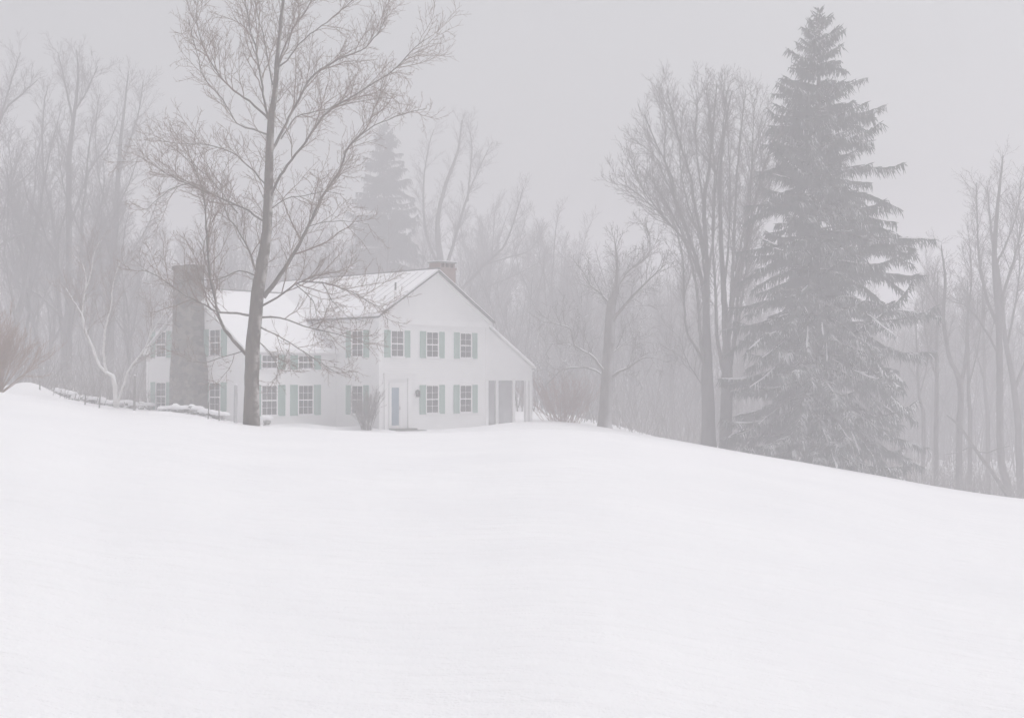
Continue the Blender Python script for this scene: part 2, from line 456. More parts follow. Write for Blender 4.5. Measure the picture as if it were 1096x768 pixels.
# ------------------------------------------------------------------ the big bare tree in front of the house
maple_cfg = cfg3((0.8, 3.0), (0.33, 1.3), (0.1, 0.42), 0.24, 0.145, 0.115, 0.0056, trop=(0.06, 0.05, 0.04), ang0=(22, 52))
for c_ in maple_cfg: c_['wander'] *= 1.5
maple_trunk = [(269.5, 458, 17), (269.5, 440, 16), (269.5, 415, 15.5), (270, 380, 15.5), (272.5, 348, 14.5), (277, 302, 13.5), (284, 259, 11),
               (286, 220, 9.8), (287.5, 175, 9), (289, 131, 7.5), (294, 94, 5.5), (296, 56, 4.2), (300, 20, 3.8), (303, -15, 2.6), (305, -50, 1.5)]
maple_limbs = [
    ([(294, 94), (300, 60), (312, 31), (325, 12), (334, -5), (342, -35)], 4.5, 1.2, 0.25),
    ([(287, 128), (281, 100), (278, 78), (272, 48), (267, 31), (261, 0), (256, -30)], 4.5, 1.2, -0.2),
    ([(291, 90), (286, 62), (279, 30), (271, 0), (266, -25)], 3.2, 1.0, 0.3),
    ([(286, 126), (266, 108), (244, 91), (225, 66), (214, 41), (209, 16), (211, -8)], 4.2, 1.0, 0.2),
    ([(287, 144), (271, 138), (253, 131), (237, 106), (217, 81), (209, 56), (201, 19)], 3.0, 0.9, -0.45),
    ([(286, 200), (266, 178), (247, 162), (222, 155), (195, 153), (169, 150)], 2.8, 0.8, -0.3),
    ([(285, 238), (259, 222), (222, 206), (197, 195), (175, 184), (150, 167)], 3.6, 0.9, 0.35),
    ([(254, 228), (244, 216), (233, 200), (203, 172), (178, 153)], 2.3, 0.8, 0.1),
    ([(200, 196), (186, 200), (169, 212), (156, 225)], 1.7, 0.7, 0.4),
    ([(289, 212), (300, 187), (325, 153), (350, 119), (381, 100), (419, 75), (444, 50), (459, 39)], 5.0, 0.8, -0.25),
    ([(289, 165), (306, 131), (325, 94), (337, 78), (362, 62), (391, 50), (409, 25), (414, 12)], 5.5, 0.9, 0.3),
    ([(300, 148), (316, 125), (337, 119), (356, 114), (394, 106), (420, 104)], 2.6, 0.8, 0.5),
    ([(282, 318), (300, 293), (316, 268), (331, 240), (344, 212), (362, 184), (373, 156), (391, 137), (403, 109), (411, 80)], 8.0, 1.0, 0.1),
    ([(374, 155), (400, 134), (431, 122), (457, 115)], 2.2, 0.7, -0.2),
    ([(298, 70), (306, 64), (325, 40), (350, 22), (375, 0), (388, -14)], 3.0, 0.8, -0.35),
    ([(287, 225), (305, 213), (325, 209), (345, 205), (368, 208)], 2.0, 0.7, -0.4),
    ([(330, 242), (350, 237), (372, 236), (395, 240)], 1.6, 0.6, 0.3),
    ([(269, 384), (250, 365), (237, 346), (230, 321), (225, 299), (221, 259), (219, 220), (214, 195), (204, 172)], 7.2, 1.4, -0.15),
    ([(272, 338), (253, 335), (234, 334), (212, 323), (187, 309), (169, 296), (150, 288)], 4.2, 0.9, -0.35),
    ([(277, 296), (256, 290), (231, 299), (206, 299), (188, 304)], 2.6, 0.8, 0.35),
    ([(276, 296), (266, 268), (256, 249), (246, 236), (236, 215), (222, 190)], 4.0, 1.0, 0.3),
    ([(276, 330), (297, 318), (316, 304), (337, 301), (362, 307), (387, 318), (400, 326), (409, 329)], 3.6, 0.7, -0.25),
    ([(276, 340), (300, 340), (325, 349), (344, 354), (369, 359), (392, 368)], 3.4, 0.7, 0.25),
    ([(275, 349), (297, 359), (325, 377), (350, 393), (368, 402)], 2.4, 0.7, -0.4),
    ([(272, 362), (288, 376), (296, 390), (300, 405)], 2.0, 0.6, -0.5),
    ([(266, 374), (241, 381), (219, 388), (200, 386)], 2.0, 0.6, -0.3),
    ([(316, 304), (335, 322), (340, 342), (352, 360)], 1.8, 0.6, -0.3),
    ([(345, 303), (356, 322), (372, 338), (392, 344)], 1.8, 0.6, 0.2),
]
traced_tree('bare_tree', 'large bare leafless tree with forking trunk standing in front of the white house', 'tree', 45.0,
            maple_trunk, maple_limbs, maple_cfg, M['bark'], M['twig'], 11, flare=1.12, sides=14, wk=0.68, thin=True,
            ramify_trunk=[dict(maple_cfg[0], f0=0.27, sp=0.3, len=(0.5, 2.2))] + maple_cfg[1:])

# ------------------------------------------------------------------ the house
TH = math.radians(47)
A = at(406, 462, 64); HZ = A.z                      # ground level at the near corner
house = empty('farmhouse', (A.x, A.y, HZ), TH, 'white clapboard farmhouse with pale green shutters and snowy roof on the hill', 'house')
# local axes: x runs along the gable end (right and away), y along the long side (left and away), z up from the ground at the near corner
W, T = 7.62, 12.6
EZ, RZ = 5.72, 8.06
ET0, ET1, EU = 3.3, 11.9, 5.55                      # the ell: y from ET0 to ET1, x from -EU to 0
EEZ, ERZ = 3.98, 6.95
B0 = -1.2                                            # walls run into the ground

def hp(name, mb, mat, parent=None, smooth=False): return mb.build(name, mat, parent or house, smooth)

m = MB()                                            # main block with its gable
m.prism([(0, 0, B0), (W, 0, B0), (W, 0, EZ), (W/2, 0, RZ - 0.12), (0, 0, EZ)], (0, T, 0))
hp('wall', m, M['siding'])
m = MB()
m.prism([(-EU, ET0, B0), (-EU, ET0, EEZ), (-EU, (ET0+ET1)/2, ERZ - 0.12), (-EU, ET1, EEZ), (-EU, ET1, B0)], (EU - 0.004, 0, 0))
hp('ell_wall', m, M['siding'])

def gable_roof(name, along, c0, c1, half0, half1, ez, rz, ov, end0, end1, seams, mat=None):
    """two slopes. along 'y': ridge along y at x=mid; along 'x': ridge along x at y=mid"""
    mid = (half0 + half1) / 2
    sl = (rz - ez) / (mid - half0)
    def P(s, c, z): return Vector((s, c, z)) if along == 'y' else Vector((c, s, z))
    slab = MB(); snow = MB(); rib = MB()
    a, b = c0 - end0, c1 + end1
    for sgn, h in ((-1, half0), (1, half1)):
        e = h + sgn * ov; zlow = ez - sl * ov
        d = P(0, b - a, 0)
        slab.prism([P(e, a, zlow), P(mid, a, rz), P(mid, a, rz + 0.07), P(e, a, zlow + 0.07)], d)
        i0 = a + 0.06; d2 = P(0, b - 0.05 - i0, 0)
        e2 = h + sgn * (ov - 0.04); zl2 = ez - sl * (ov - 0.04)
        snow.prism([P(e2, i0, zl2 + 0.073), P(mid, i0, rz + 0.073), P(mid, i0, rz + 0.165), P(e2 - sgn*0.05, i0, zl2 + 0.20)], d2)
        for s in seams:
            k0, k1 = (0.30, 0.97)
            qa = P(mid + (e2 - mid) * k0, s, rz + (zl2 - rz) * k0 + 0.12); qb = P(mid + (e2 - mid) * k1, s, rz + (zl2 - rz) * k1 + 0.12)
            rib.tube([qa, qb], [0.085, 0.085], 4)
    ro = hp(name, slab, mat or M['metal'])
    hp('snow_cover', snow, M['snow'], ro)
    if seams: hp('standing_seam', rib, M['metal'], ro)
    cap = MB(); cap.tube([P(mid, a + 0.02, rz + 0.15), P(mid, b - 0.02, rz + 0.15)], [0.06, 0.06], 6, cap=True)
    hp('ridge_cap', cap, M['metal'], ro)
    return ro
gable_roof('roof', 'y', 0, T, 0, W, EZ + 0.02, RZ, 0.30, 0.28, 0.28, [])
gable_roof('ell_roof', 'x', -EU, 0, ET0, ET1, EEZ + 0.02, ERZ, 0.22, 0.20, -0.02, [], M['trim'])
# raised seams that show through the thin snow beside the gable
m = MB()
sl = (RZ - EZ - 0.02) / (W / 2)
for k in range(7):
    y = 0.55 + 0.55 * k
    k1 = 0.82 - 0.085 * k
    z = lambda f: RZ + 0.134 + 0.016 * f - (W/2 + 0.26) * f * sl
    m.tube([Vector((W/2 - (W/2 + 0.26) * 0.05, y, z(0.05))), Vector((W/2 - (W/2 + 0.26) * k1, y, z(k1)))], [0.035, 0.028], 5, cap=True)
seam = hp('roof_seams', m, M['metal'])

# trim
m = MB()
m.box(-0.03, 0.16, -0.035, 0.0, B0, EZ - 0.425)
m.box(-0.035, -0.001, 0.001, 0.15, B0, EZ - 0.425)
hp('corner_board', m, M['trim'])
m = MB(); m.box(W-0.16, W+0.03, -0.035, 0.0, B0, EZ - 0.425); hp('corner_board', m, M['trim'])
m = MB()
m.box(-0.05, W + 0.05, -0.06, -0.001, EZ - 0.42, EZ - 0.14)
m.box(-0.055, -0.001, 0.0, ET0 - 0.02, EZ - 0.42, EZ - 0.16)
hp('frieze_board', m, M['trim'])
m = MB()                                            # barge boards under the rakes
for s in (-1, 1):
    x = W/2 + s * (W/2 + 0.28)
    zz = EZ - sl * 0.28
    m.prism([(W/2, -0.10, RZ - 0.17), (x, -0.10, zz - 0.17), (x, -0.10, zz + 0.01), (W/2, -0.10, RZ + 0.01)], (0, 0.095, 0))
hp('barge_board', m, M['trim'])
m = MB()
m.box(-EU - 0.035, -EU - 0.001, ET0 - 0.03, ET0 + 0.14, B0, EEZ - 0.05); m.box(-EU - 0.03, -EU + 0.14, ET0 - 0.035, ET0 - 0.001, B0, EEZ - 0.165)
hp('corner_board', m, M['trim'])
m = MB(); m.box(-EU - 0.035, -EU - 0.001, ET1 - 0.14, ET1 + 0.03, B0, EEZ - 0.05)
hp('corner_board', m, M['trim'])
m = MB(); m.box(-EU, -0.01, ET0 - 0.04, ET0 - 0.001, EEZ - 0.16, EEZ - 0.03)
hp('frieze_board', m, M['trim'])

def window(plane, s, off, zc, w, h, sw=0.40, cols=2, rows=4, shutters=(True, True), open_left=0):
    """a window on a wall. plane 'x-' : wall facing -x at x=off, s runs along y; plane 'y-' : wall facing -y at y=off, s runs along x"""
    def bx(mb, s0, s1, d0, d1, z0, z1):
        if plane == 'y-': mb.box(s0, s1, off - d1, off - d0, z0, z1)
        else: mb.box(off - d1, off - d0, s0, s1, z0, z1)
    fr = MB(); t = 0.06
    x0, x1, z0, z1 = s - w/2, s + w/2, zc - h/2, zc + h/2
    bx(fr, x0 - t, x0, 0.001, 0.05, z0 - 0.03, z1 + 0.07); bx(fr, x1, x1 + t, 0.001, 0.05, z0 - 0.03, z1 + 0.07)
    bx(fr, x0, x1, 0.001, 0.05, z1, z1 + 0.07); bx(fr, x0 - t - 0.02, x1 + t + 0.02, 0.001, 0.085, z0 - 0.08, z0 - 0.03)
    bx(fr, x0, x1, 0.001, 0.045, z0 - 0.03, z0 + 0.015)
    bx(fr, x0, x1, 0.012, 0.042, zc - 0.028, zc + 0.028)          # meeting rail
    for c in range(1, cols):
        xx = x0 + (x1 - x0) * c / cols
        bx(fr, xx - 0.008, xx + 0.008, 0.010, 0.030, z0, z1)
    for q in range(1, rows):
        if q * 2 == rows: continue
        zz = z0 + (z1 - z0) * q / rows
        bx(fr, x0, x1, 0.009, 0.028, zz - 0.008, zz + 0.008)
    wo = hp('window', fr, M['trim'])
    pn = MB(); bx(pn, x0, x1, 0.001, 0.006, z0, z1)
    hp('pane', pn, M['glass'], wo)
    sn = MB(); bx(sn, x0 - t - 0.01, x1 + t + 0.01, 0.03, 0.10, z0 - 0.03, z0 - 0.005)
    hp('sill_snow', sn, M['snow'], wo)
    for on, xa in ((shutters[0], x0 - t - 0.012 - sw), (shutters[1], x1 + t + 0.012)):
        if not on: continue
        sh = MB()
        za, zb = z0 - 0.06, z1 + 0.05
        bx(sh, xa, xa + sw, 0.012, 0.030, za, zb)
        e = 0.05
        bx(sh, xa, xa + e, 0.030, 0.048, za, zb); bx(sh, xa + sw - e, xa + sw, 0.030, 0.048, za, zb)
        zm = za + (zb - za) * 0.47
        for z in (za, zm, zb - e): bx(sh, xa + e, xa + sw - e, 0.030, 0.047, z, z + e)
        n = 14
        for k in range(n):
            zz = za + e + (zb - za - 2*e) * (k + 0.5) / n
            if abs(zz - zm - e/2) < 0.06: continue
            bx(sh, xa + e, xa + sw - e, 0.030, 0.040, zz - 0.014, zz + 0.014)
        hp('shutter', sh, M['shutter'], wo)

LZ, UZ = 1.55, 4.33          # window centres above the house ground
for s in (3.55, 5.95):
    window('y-', s, 0, LZ, 0.80, 1.36, 0.40, 2, 4)
for s in (1.16, 3.55, 5.95):
    window('y-', s, 0, UZ, 0.78, 1.24, 0.39, 2, 4)
for z, h in ((LZ, 1.36), (UZ, 1.24)):
    window('x-', 1.62, 0, z, 0.80, h, 0.40, 2, 4)
# ell, side wall facing the camera-right
for s in (-1.95, -4.15):
    window('y-', s, ET0, LZ, 0.86, 1.40, 0.44, 3, 4)
    window('y-', s, ET0, EEZ - 0.57, 0.86, 0.60, 0.44, 3, 2)
# ell, gable end either side of the chimney
for s in (5.75, 10.55):
    for z, h in ((LZ + 0.15, 1.36), (UZ + 0.02, 1.24)):
        window('x-', s, -EU, z, 0.86, h, 0.46, 2, 4)

# entrance
m = MB(); dx0, dx1 = 0.72, 1.30
m.box(dx0 - 0.12, dx0, -0.07, -0.001, 0.14, 2.24); m.box(dx1, dx1 + 0.10, -0.07, -0.001, 0.14, 2.24)
m.box(dx0 - 0.12, dx1 + 0.10, -0.075, -0.001, 2.24, 2.40)
m.box(0.26, 2.36, -0.10, -0.001, 2.62, 2.82); m.box(0.22, 2.40, -0.16, -0.001, 2.822, 2.88)
m.box(0.28, 0.46, -0.09, -0.001, 0.05, 2.615); m.box(1.84, 2.04, -0.09, -0.001, 0.05, 2.615)
m.box(1.42, 1.80, -0.03, -0.001, 0.14, 2.40)
dc = hp('door_surround', m, M['trim'])
m = MB(); m.box(dx0, dx1, -0.040, -0.012, 0.16, 2.238)
dr = hp('door', m, M['trim'])
m = MB(); m.box(dx0 + 0.055, dx1 - 0.055, -0.048, -0.041, 0.30, 2.16)
hp('pane', m, M['door_glass'], dr)
m = MB(); m.tube([Vector((dx1 - 0.03, -0.05, 1.08)), Vector((dx1 - 0.03, -0.10, 1.08)), Vector((dx1 - 0.03, -0.10, 1.22)), Vector((dx1 - 0.03, -0.05, 1.22))], [0.012]*4, 6, cap=True)
hp('handle', m, M['darkmetal'], dr)
m = MB(); m.box(1.46, 1.76, -0.036, -0.031, 1.25, 2.30)
hp('side_panel', m, M['trim'], dr)
m = MB(); m.box(0.30, 2.20, -1.05, -0.11, -0.45, 0.06); m.box(0.52, 1.90, -0.70, -0.112, 0.062, 0.15)
hp('doorstep', m, M['slate'])
m = MB()                                            # coach lamp beside the door
lx = 2.45
m.box(lx - 0.05, lx + 0.05, -0.03, -0.001, 1.86, 2.02); m.tube([Vector((lx, -0.03, 1.98)), Vector((lx, -0.10, 2.04)), Vector((lx, -0.15, 2.02))], [0.015]*3, 6)
for s in (-1, 1):
    for q in (-0.215, -0.095): m.box(lx + s*0.065 - 0.009, lx + s*0.065 + 0.009, q - 0.009, q + 0.009, 1.70, 1.94)
m.box(lx - 0.08, lx + 0.08, -0.235, -0.075, 1.68, 1.70)
m.prism([(lx - 0.09, -0.245, 1.94), (lx + 0.09, -0.245, 1.94), (lx + 0.09, -0.065, 1.94), (lx - 0.09, -0.065, 1.94)], (0, 0, 0.03))
m.prism([(lx - 0.05, -0.205, 1.972), (lx + 0.05, -0.205, 1.972), (lx + 0.05, -0.105, 1.972), (lx - 0.05, -0.105, 1.972)], (0, 0, 0.06))
lamp = hp('wall_lamp', m, M['darkmetal'])
m = MB(); m.box(lx - 0.055, lx + 0.055, -0.205, -0.105, 1.703, 1.935); hp('lamp_glass', m, M['glass'], lamp)

# big fieldstone chimney on the ell gable
cm = 7.55
m = MB()
def taper_box(mb, x0, x1, y0, y1, z0, X0, X1, Y0, Y1, z1):
    n = len(mb.v)
    mb.v.extend([(x0,y0,z0),(x1,y0,z0),(x1,y1,z0),(x0,y1,z0),(X0,Y0,z1),(X1,Y0,z1),(X1,Y1,z1),(X0,Y1,z1)])
    for q in ((0,3,2,1),(4,5,6,7),(0,1,5,4),(1,2,6,5),(2,3,7,6),(3,0,4,7)): mb.f.append(tuple(n + i for i in q))
xo = -EU - 0.002
taper_box(m, xo - 0.85, xo, cm - 1.25, cm + 0.95, B0, xo - 0.85, xo, cm - 1.20, cm + 0.90, 2.9)
taper_box(m, xo - 0.85, xo, cm - 1.20, cm + 0.90, 2.9, xo - 0.78, xo, cm - 0.86, cm + 0.80, 4.3)
taper_box(m, xo - 0.78, xo, cm - 0.86, cm + 0.80, 4.3, xo - 0.74, xo, cm - 0.80, cm + 0.76, 8.0)
m.box(xo - 0.80, xo - 0.001, cm - 0.86, cm + 0.82, 8.002, 8.2)
ch = hp('stone_chimney', m, M['stone'])
m = MB(); m.box(xo - 0.77, xo - 0.03, cm - 0.83, cm + 0.79, 8.203, 8.27); hp('snow_cap', m, M['snow'], ch)

# brick chimney on the far slope
cx, cy = 5.75, 1.55
m = MB()
m.box(cx - 0.58, cx + 0.58, cy - 0.42, cy + 0.42, 5.9, 8.35)
m.box(cx - 0.63, cx + 0.63, cy - 0.47, cy + 0.47, 8.352, 8.46)
for i in range(4):
    xx = cx - 0.5 + i * 0.333
    m.box(xx - 0.055, xx + 0.055, cy - 0.40, cy + 0.40, 8.462, 8.70)
bc = hp('brick_chimney', m, M['brick'])
m = MB(); m.box(cx - 0.62, cx + 0.62, cy - 0.46, cy + 0.46, 8.703, 8.77); hp('chimney_cap', m, M['slate'], bc)
m = MB(); m.box(cx - 0.60, cx + 0.60, cy - 0.44, cy + 0.44, 8.773, 8.81); hp('snow_cap', m, M['snow'], bc)
# vent pipe on the near slope
vz = lambda x: RZ + 0.12 - (W/2 - x) * sl
m = MB(); m.tube([Vector((1.95, 1.0, vz(1.95) - 0.1)), Vector((1.95, 1.0, vz(1.95) + 0.42))], [0.05, 0.05], 8, cap=True)
hp('vent_pipe', m, M['darkmetal'])

# screened porch under a lean-to on the far right
PX = 11.5; PY0, PY1 = 0.35, 7.0
pz0 = EZ - 0.10; psl = (pz0 - 3.28) / (PX - W)
m = MB()
m.prism([(W + 0.002, PY0, 3.10), (PX, PY0, 3.10), (PX, PY0, 3.22), (W + 0.002, PY0, pz0 - 0.06)], (0, 0.14, 0))
hp('porch_gable', m, M['trim'])
m = MB()
e = PX + 0.22
m.prism([(W + 0.004, PY0 - 0.16, pz0), (e, PY0 - 0.16, pz0 - psl * (e - W)), (e, PY0 - 0.16, pz0 - psl * (e - W) + 0.06), (W + 0.004, PY0 - 0.16, pz0 + 0.06)], (0, PY1 - PY0 + 0.3, 0))
pr = hp('porch_roof', m, M['trim'])
m = MB()
m.prism([(W + 0.006, PY0 - 0.10, pz0 + 0.063), (e - 0.04, PY0 - 0.10, pz0 - psl * (e - 0.04 - W) + 0.063), (e - 0.08, PY0 - 0.10, pz0 - psl * (e - 0.04 - W) + 0.19), (W + 0.006, PY0 - 0.10, pz0 + 0.17)], (0, PY1 - PY0 + 0.2, 0))
hp('snow_cover', m, M['snow'], pr)
m = MB()
m.box(W + 0.004, PX + 0.03, PY0 - 0.03, PY0 + 0.17, 2.50, 3.098); m.box(PX - 0.17, PX + 0.028, PY0 + 0.172, PY1, 2.50, 3.098)
m.box(W + 0.004, PX + 0.05, PY0 - 0.13, PY0 - 0.032, 3.02, 3.11)
hp('porch_beam', m, M['trim'])
for x in (W + 0.16, 8.72, 10.05, 11.12, PX - 0.06):
    m = MB(); ww = 0.11 if x < 11.3 else 0.13
    if abs(x - W) < 0.3: ww = 0.05
    m.box(x - ww, x + ww - 0.03, PY0 - 0.02, PY0 + 0.15, B0, 2.498); hp('porch_post', m, M['trim'])
for y in (2.6, 4.8, PY1 - 0.1):
    m = MB(); m.box(PX - 0.15, PX + 0.01, y - 0.08, y + 0.08, B0, 2.498); hp('porch_post', m, M['trim'])
for x0, x1 in ((W + 0.2, 8.60), (8.82, 9.93)):
    m = MB(); m.box(x0, x1, PY0 + 0.05, PY0 + 0.06, 0.0, 2.497); hp('screen_panel', m, M['screen'])
m = MB(); m.box(W + 0.01, PX - 0.02, PY1 - 0.02, PY1 + 0.02, B0, 3.0); hp('porch_back_wall', m, M['screen'])
m = MB(); m.box(W + 0.003, PX, PY0, PY1, B0, 0.12); hp('porch_floor', m, M['slate'])
m = MB(); m.box(W + 0.01, W + 0.05, -0.01 + 0.02, PY0 - 0.19, 3.7, 5.0); hp('shutter_edge', m, M['metal'])  # dark strip added as the edge of a side window's shutter, no drainpipe

# ------------------------------------------------------------------ spruces
def spruce(name, label, cat, Y, base_px, base_py, top_px, top_py, env, seed, needle, bough, n_br, twig_sp, lowclear=0.06, group=None, trunk_w=0.42, k=1.0, load=0.0):
    """env(h, side): reach in metres at relative height h for side in -1..1"""
    r = random.Random(seed)
    b = at(base_px, base_py, Y); b.z = gz(b.x, b.y)
    root = empty(name, b, 0, label, cat, group)
    top = at(top_px, top_py, Y) - b
    H = top.z
    tr = MB(); n = 14
    ax = [Vector((top.x * (i/n), 0.12 * math.sin(i), -0.3 + (H + 0.3) * i / n)) for i in range(n + 1)]
    tr.tube(ax, [trunk_w * (1 - i/n) ** 0.85 + 0.015 for i in range(n + 1)], 9)
    tr.build('trunk', bough, root, True)
    bo = MB(); nd_up = MB(); nd_low = MB(); sl_ = MB(); nds = [nd_up]
    def spray(p, d, L, w):
        nd = nds[0]
        """one needled twig: a tapered three-sided spindle"""
        mid = p + d * (L * 0.45)
        nd.tube([p, mid, p + d * L], [k * w * 0.7, k * w, k * w * 0.15], 3)
    for kk in range(n_br):
        u = (kk + r.random()) / n_br
        h = lowclear + (1 - lowclear) * (1 - (1 - u) ** 0.9)
        nds[0] = nd_low if (load and h < 0.36) else nd_up
        h = min(0.995, max(lowclear * 0.6, h + r.gauss(0, 0.012)))
        az = kk * 2.39996 + r.gauss(0, 0.6)
        side = math.cos(az)
        R = env(h, side) * r.choice((0.35, 0.5, 0.7, 0.85, 0.95, 1.0, 1.03, 1.09))
        if h < 0.32: R = min(R, env(h, side))
        if R < 0.12: R = 0.12
        p = Vector((top.x * h, 0, H * h))
        out = Vector((math.cos(az), math.sin(az), 0))
        # rise at the top, level in the middle, drooping low down with upturned tips
        up0 = r.gauss(0, 0.11) + (0.85 if h > 0.9 else (0.5 * (h - 0.35) / 0.55 if h > 0.35 else -0.07 * (0.35 - h) / 0.35))
        b1 = r.uniform(-0.10, 0.0); b2 = r.uniform(-0.04, 0.11); fs = r.uniform(0.4, 0.75)
        nseg = max(4, int(R / 0.30)); pts = [p.copy()]; d = (out + Vector((0, 0, up0))).normalized()
        for i in range(nseg):
            f = i / nseg
            bend = (b1 if f < fs else b2) * (1.0 if h < 0.9 else 0.2)
            d = (d + Vector((r.gauss(0, 0.06), r.gauss(0, 0.06), bend * 0.9 + r.gauss(0, 0.04 if h > 0.4 else 0.085)))).normalized()
            pts.append(pts[-1] + d * (R / nseg))
        rad = [max(0.008, 0.012 + 0.010 * R * (1 - i / nseg)) for i in range(nseg + 1)]
        bo.tube(pts, rad, 4)
        if load and 0.1 < h < 0.62 and r.random() < load * (1.25 - h):
            i0 = r.randrange(1, max(2, nseg - 2)); i1 = min(nseg, i0 + r.randint(2, max(3, nseg // 2)))
            q = [p_ + Vector((0, 0, 0.05)) for p_ in pts[i0:i1 + 1]]
            if len(q) > 2:
                sl_.tube(q, [0.02] + [r.uniform(0.03, 0.065) for _ in q[1:-1]] + [0.02], 5)
        L = R; s = 0.10 * L + r.uniform(0, twig_sp)
        while s < L:
            f = s / L; i = min(nseg - 1, int(f * nseg)); q = pts[i].lerp(pts[i+1], f * nseg - i)
            t = (pts[i+1] - pts[i]).normalized()
            lat = t.cross(Vector((0, 0, 1)))
            if lat.length < 1e-3: lat = Vector((1, 0, 0))
            lat.normalize()
            side_len = k * (0.24 + 0.60 * (1 - f) * min(1, R / 2.5)) * (0.6 if R < 1 else 1.0)
            for sg in (-1, 1):
                dirn = (t * 0.75 + lat * sg * r.uniform(0.5, 1.0) + Vector((0, 0, r.uniform(-0.45, 0.08)))).normalized()
                l2 = side_len * r.uniform(0.6, 1.3)
                spray(q, dirn, l2, 0.034)
                # hanging twiglets along the side twig
                nh = int(l2 / 0.16) + 1
                for j in range(nh):
                    a0 = q + dirn * (l2 * (j + 0.6) / (nh + 0.3))
                    dd = (Vector((0, 0, -1)) * r.uniform(0.5, 1.3) + dirn * 0.5 + Vector((r.gauss(0, 0.25), r.gauss(0, 0.25), 0))).normalized()
                    spray(a0, dd, k * r.uniform(0.18, 0.58) * (0.65 if h > 0.8 else 1.0), 0.027)
            if r.random() < 0.9:
                dd = (Vector((0, 0, -1)) + t * 0.3 + Vector((r.gauss(0, 0.2), r.gauss(0, 0.2), 0))).normalized()
                spray(q, dd, k * r.uniform(0.2, 0.75) * min(1.0, 0.35 + R / 3), 0.028)
            s += twig_sp * r.uniform(0.6, 1.4)
        spray(pts[-2], (pts[-1] - pts[-2]).normalized(), (pts[-1] - pts[-2]).length + 0.25, 0.04)
    nds[0] = nd_up
    for j in range(26):
        a = r.uniform(0, 6.28); hh = H * (1 - r.random() ** 1.5 * 0.06)
        spray(Vector((top.x * hh / H, 0, hh)), Vector((math.cos(a), math.sin(a), r.uniform(0.3, 1.5))).normalized(), r.uniform(0.2, 0.45), 0.035)
    nb = len(bo.f); ov = len(bo.v)
    bo.v.extend(sl_.v); bo.f.extend([tuple(i + ov for i in f_) for f_ in sl_.f])
    bg_ = bo.build('bough', bough, root)
    if sl_.f:
        bg_.data.materials.append(M['snow'])
        for i in range(nb, len(bo.f)): bg_.data.polygons[i].material_index = 1
    nd_up.build('needles', needle, root)
    if nd_low.v: nd_low.build('needles', M['needle_snow'], root)
    return root

SPX = 70 / F
def env_big(h, side):
    # reach (photo pixels at the tree's own distance, turned into metres)
    tab = [(0.0, 112), (0.12, 118), (0.3, 112), (0.45, 104), (0.58, 86), (0.68, 71), (0.78, 54), (0.86, 42), (0.92, 28), (0.96, 16), (1.0, 3)]
    for (a, ra), (b, rb) in zip(tab, tab[1:]):
        if h <= b:
            R = ra + (rb - ra) * (h - a) / (b - a); break
    else: R = 3
    return R * SPX * (1.0 + 0.16 * side if h < 0.8 else 1.0)
spruce('spruce_tree', 'tallest dark spruce with drooping snow-dusted boughs right of the two bare trees', 'tree',
       70, 866, 494, 879, 10, env_big, 21, M['needle'], M['bough'], 430, 0.165, lowclear=0.05, trunk_w=0.45, k=1.05, load=0.62)
def env_far(h, side):
    return max(0.15, 7.0 * (1 - h) ** 0.62 * (0.88 + 0.34 * mnoise.noise((h * 11.0, side * 1.3, 2.2))))
spruce('evergreen_tree', 'dim evergreen rising behind the snowy roof of the house', 'tree',
       128, 411, 446, 411, 132, env_far, 22, M['needle_far'], M['wood_bark'], 360, 0.26, lowclear=0.1, trunk_w=0.3, k=1.4)

# ------------------------------------------------------------------ single trees at the edge of the wood
edge_cfg = cfg3((0.9, 3.4), (0.35, 1.35), (0.12, 0.5), 0.27, 0.16, 0.13, 0.008, trop=(0.09, 0.07, 0.05), f0=0.25, ang0=(20, 48))
edge_trunk_cfg = [dict(edge_cfg[0], f0=0.55, len=(0.6, 2.2))] + edge_cfg[1:]
traced_tree('bare_tree', 'left one of the two bare trees standing close together beside the big spruce', 'tree', 72,
    [(758, 478, 17), (758, 450, 14.5), (757, 405, 13), (757, 380, 10), (756, 335, 7.5), (757, 291, 5.5), (754, 216, 4), (759, 185, 3.2), (765, 122, 1.8), (768, 88, 0.9)],
    [([(756, 345), (751, 300), (740, 260), (721, 210), (720, 191), (703, 154), (690, 122)], 7, 1.0, 0.1),
     ([(757, 330), (756, 279), (743, 216), (740, 191), (724, 138), (715, 98)], 6.5, 1.0, -0.15),
     ([(756, 392), (745, 372), (734, 348), (731, 280), (722, 240), (705, 205), (690, 180)], 4.5, 0.9, 0.2),
     ([(741, 262), (722, 245), (700, 222), (680, 205), (662, 195)], 3, 0.8, -0.2),
     ([(757, 408), (750, 362), (746, 312), (735, 262), (716, 222), (698, 192)], 6, 0.8, -0.2),
     ([(757, 420), (744, 400), (735, 385), (727, 360)], 2, 0.7, 0.2),
     ([(755, 230), (748, 180), (745, 140), (748, 100)], 3, 0.8, 0.3),
     ([(756, 310), (750, 260), (733, 205), (728, 160), (732, 110)], 4, 0.8, 0.35),
     ([(752, 305), (735, 262), (705, 225), (690, 205), (672, 170)], 3.6, 0.8, -0.35),
     ([(757, 300), (764, 250), (766, 200), (774, 140), (778, 96)], 4, 0.8, -0.2),
     ([(739, 255), (728, 225), (712, 190), (700, 165), (676, 148)], 3, 0.8, 0.3),
     ([(722, 205), (712, 170), (712, 130), (703, 95)], 2.6, 0.8, 0.1)],
    edge_cfg, M['wood_bark'], M['wood_twig'], 31, flare=1.25, wk=0.78, ramify_trunk=edge_trunk_cfg)
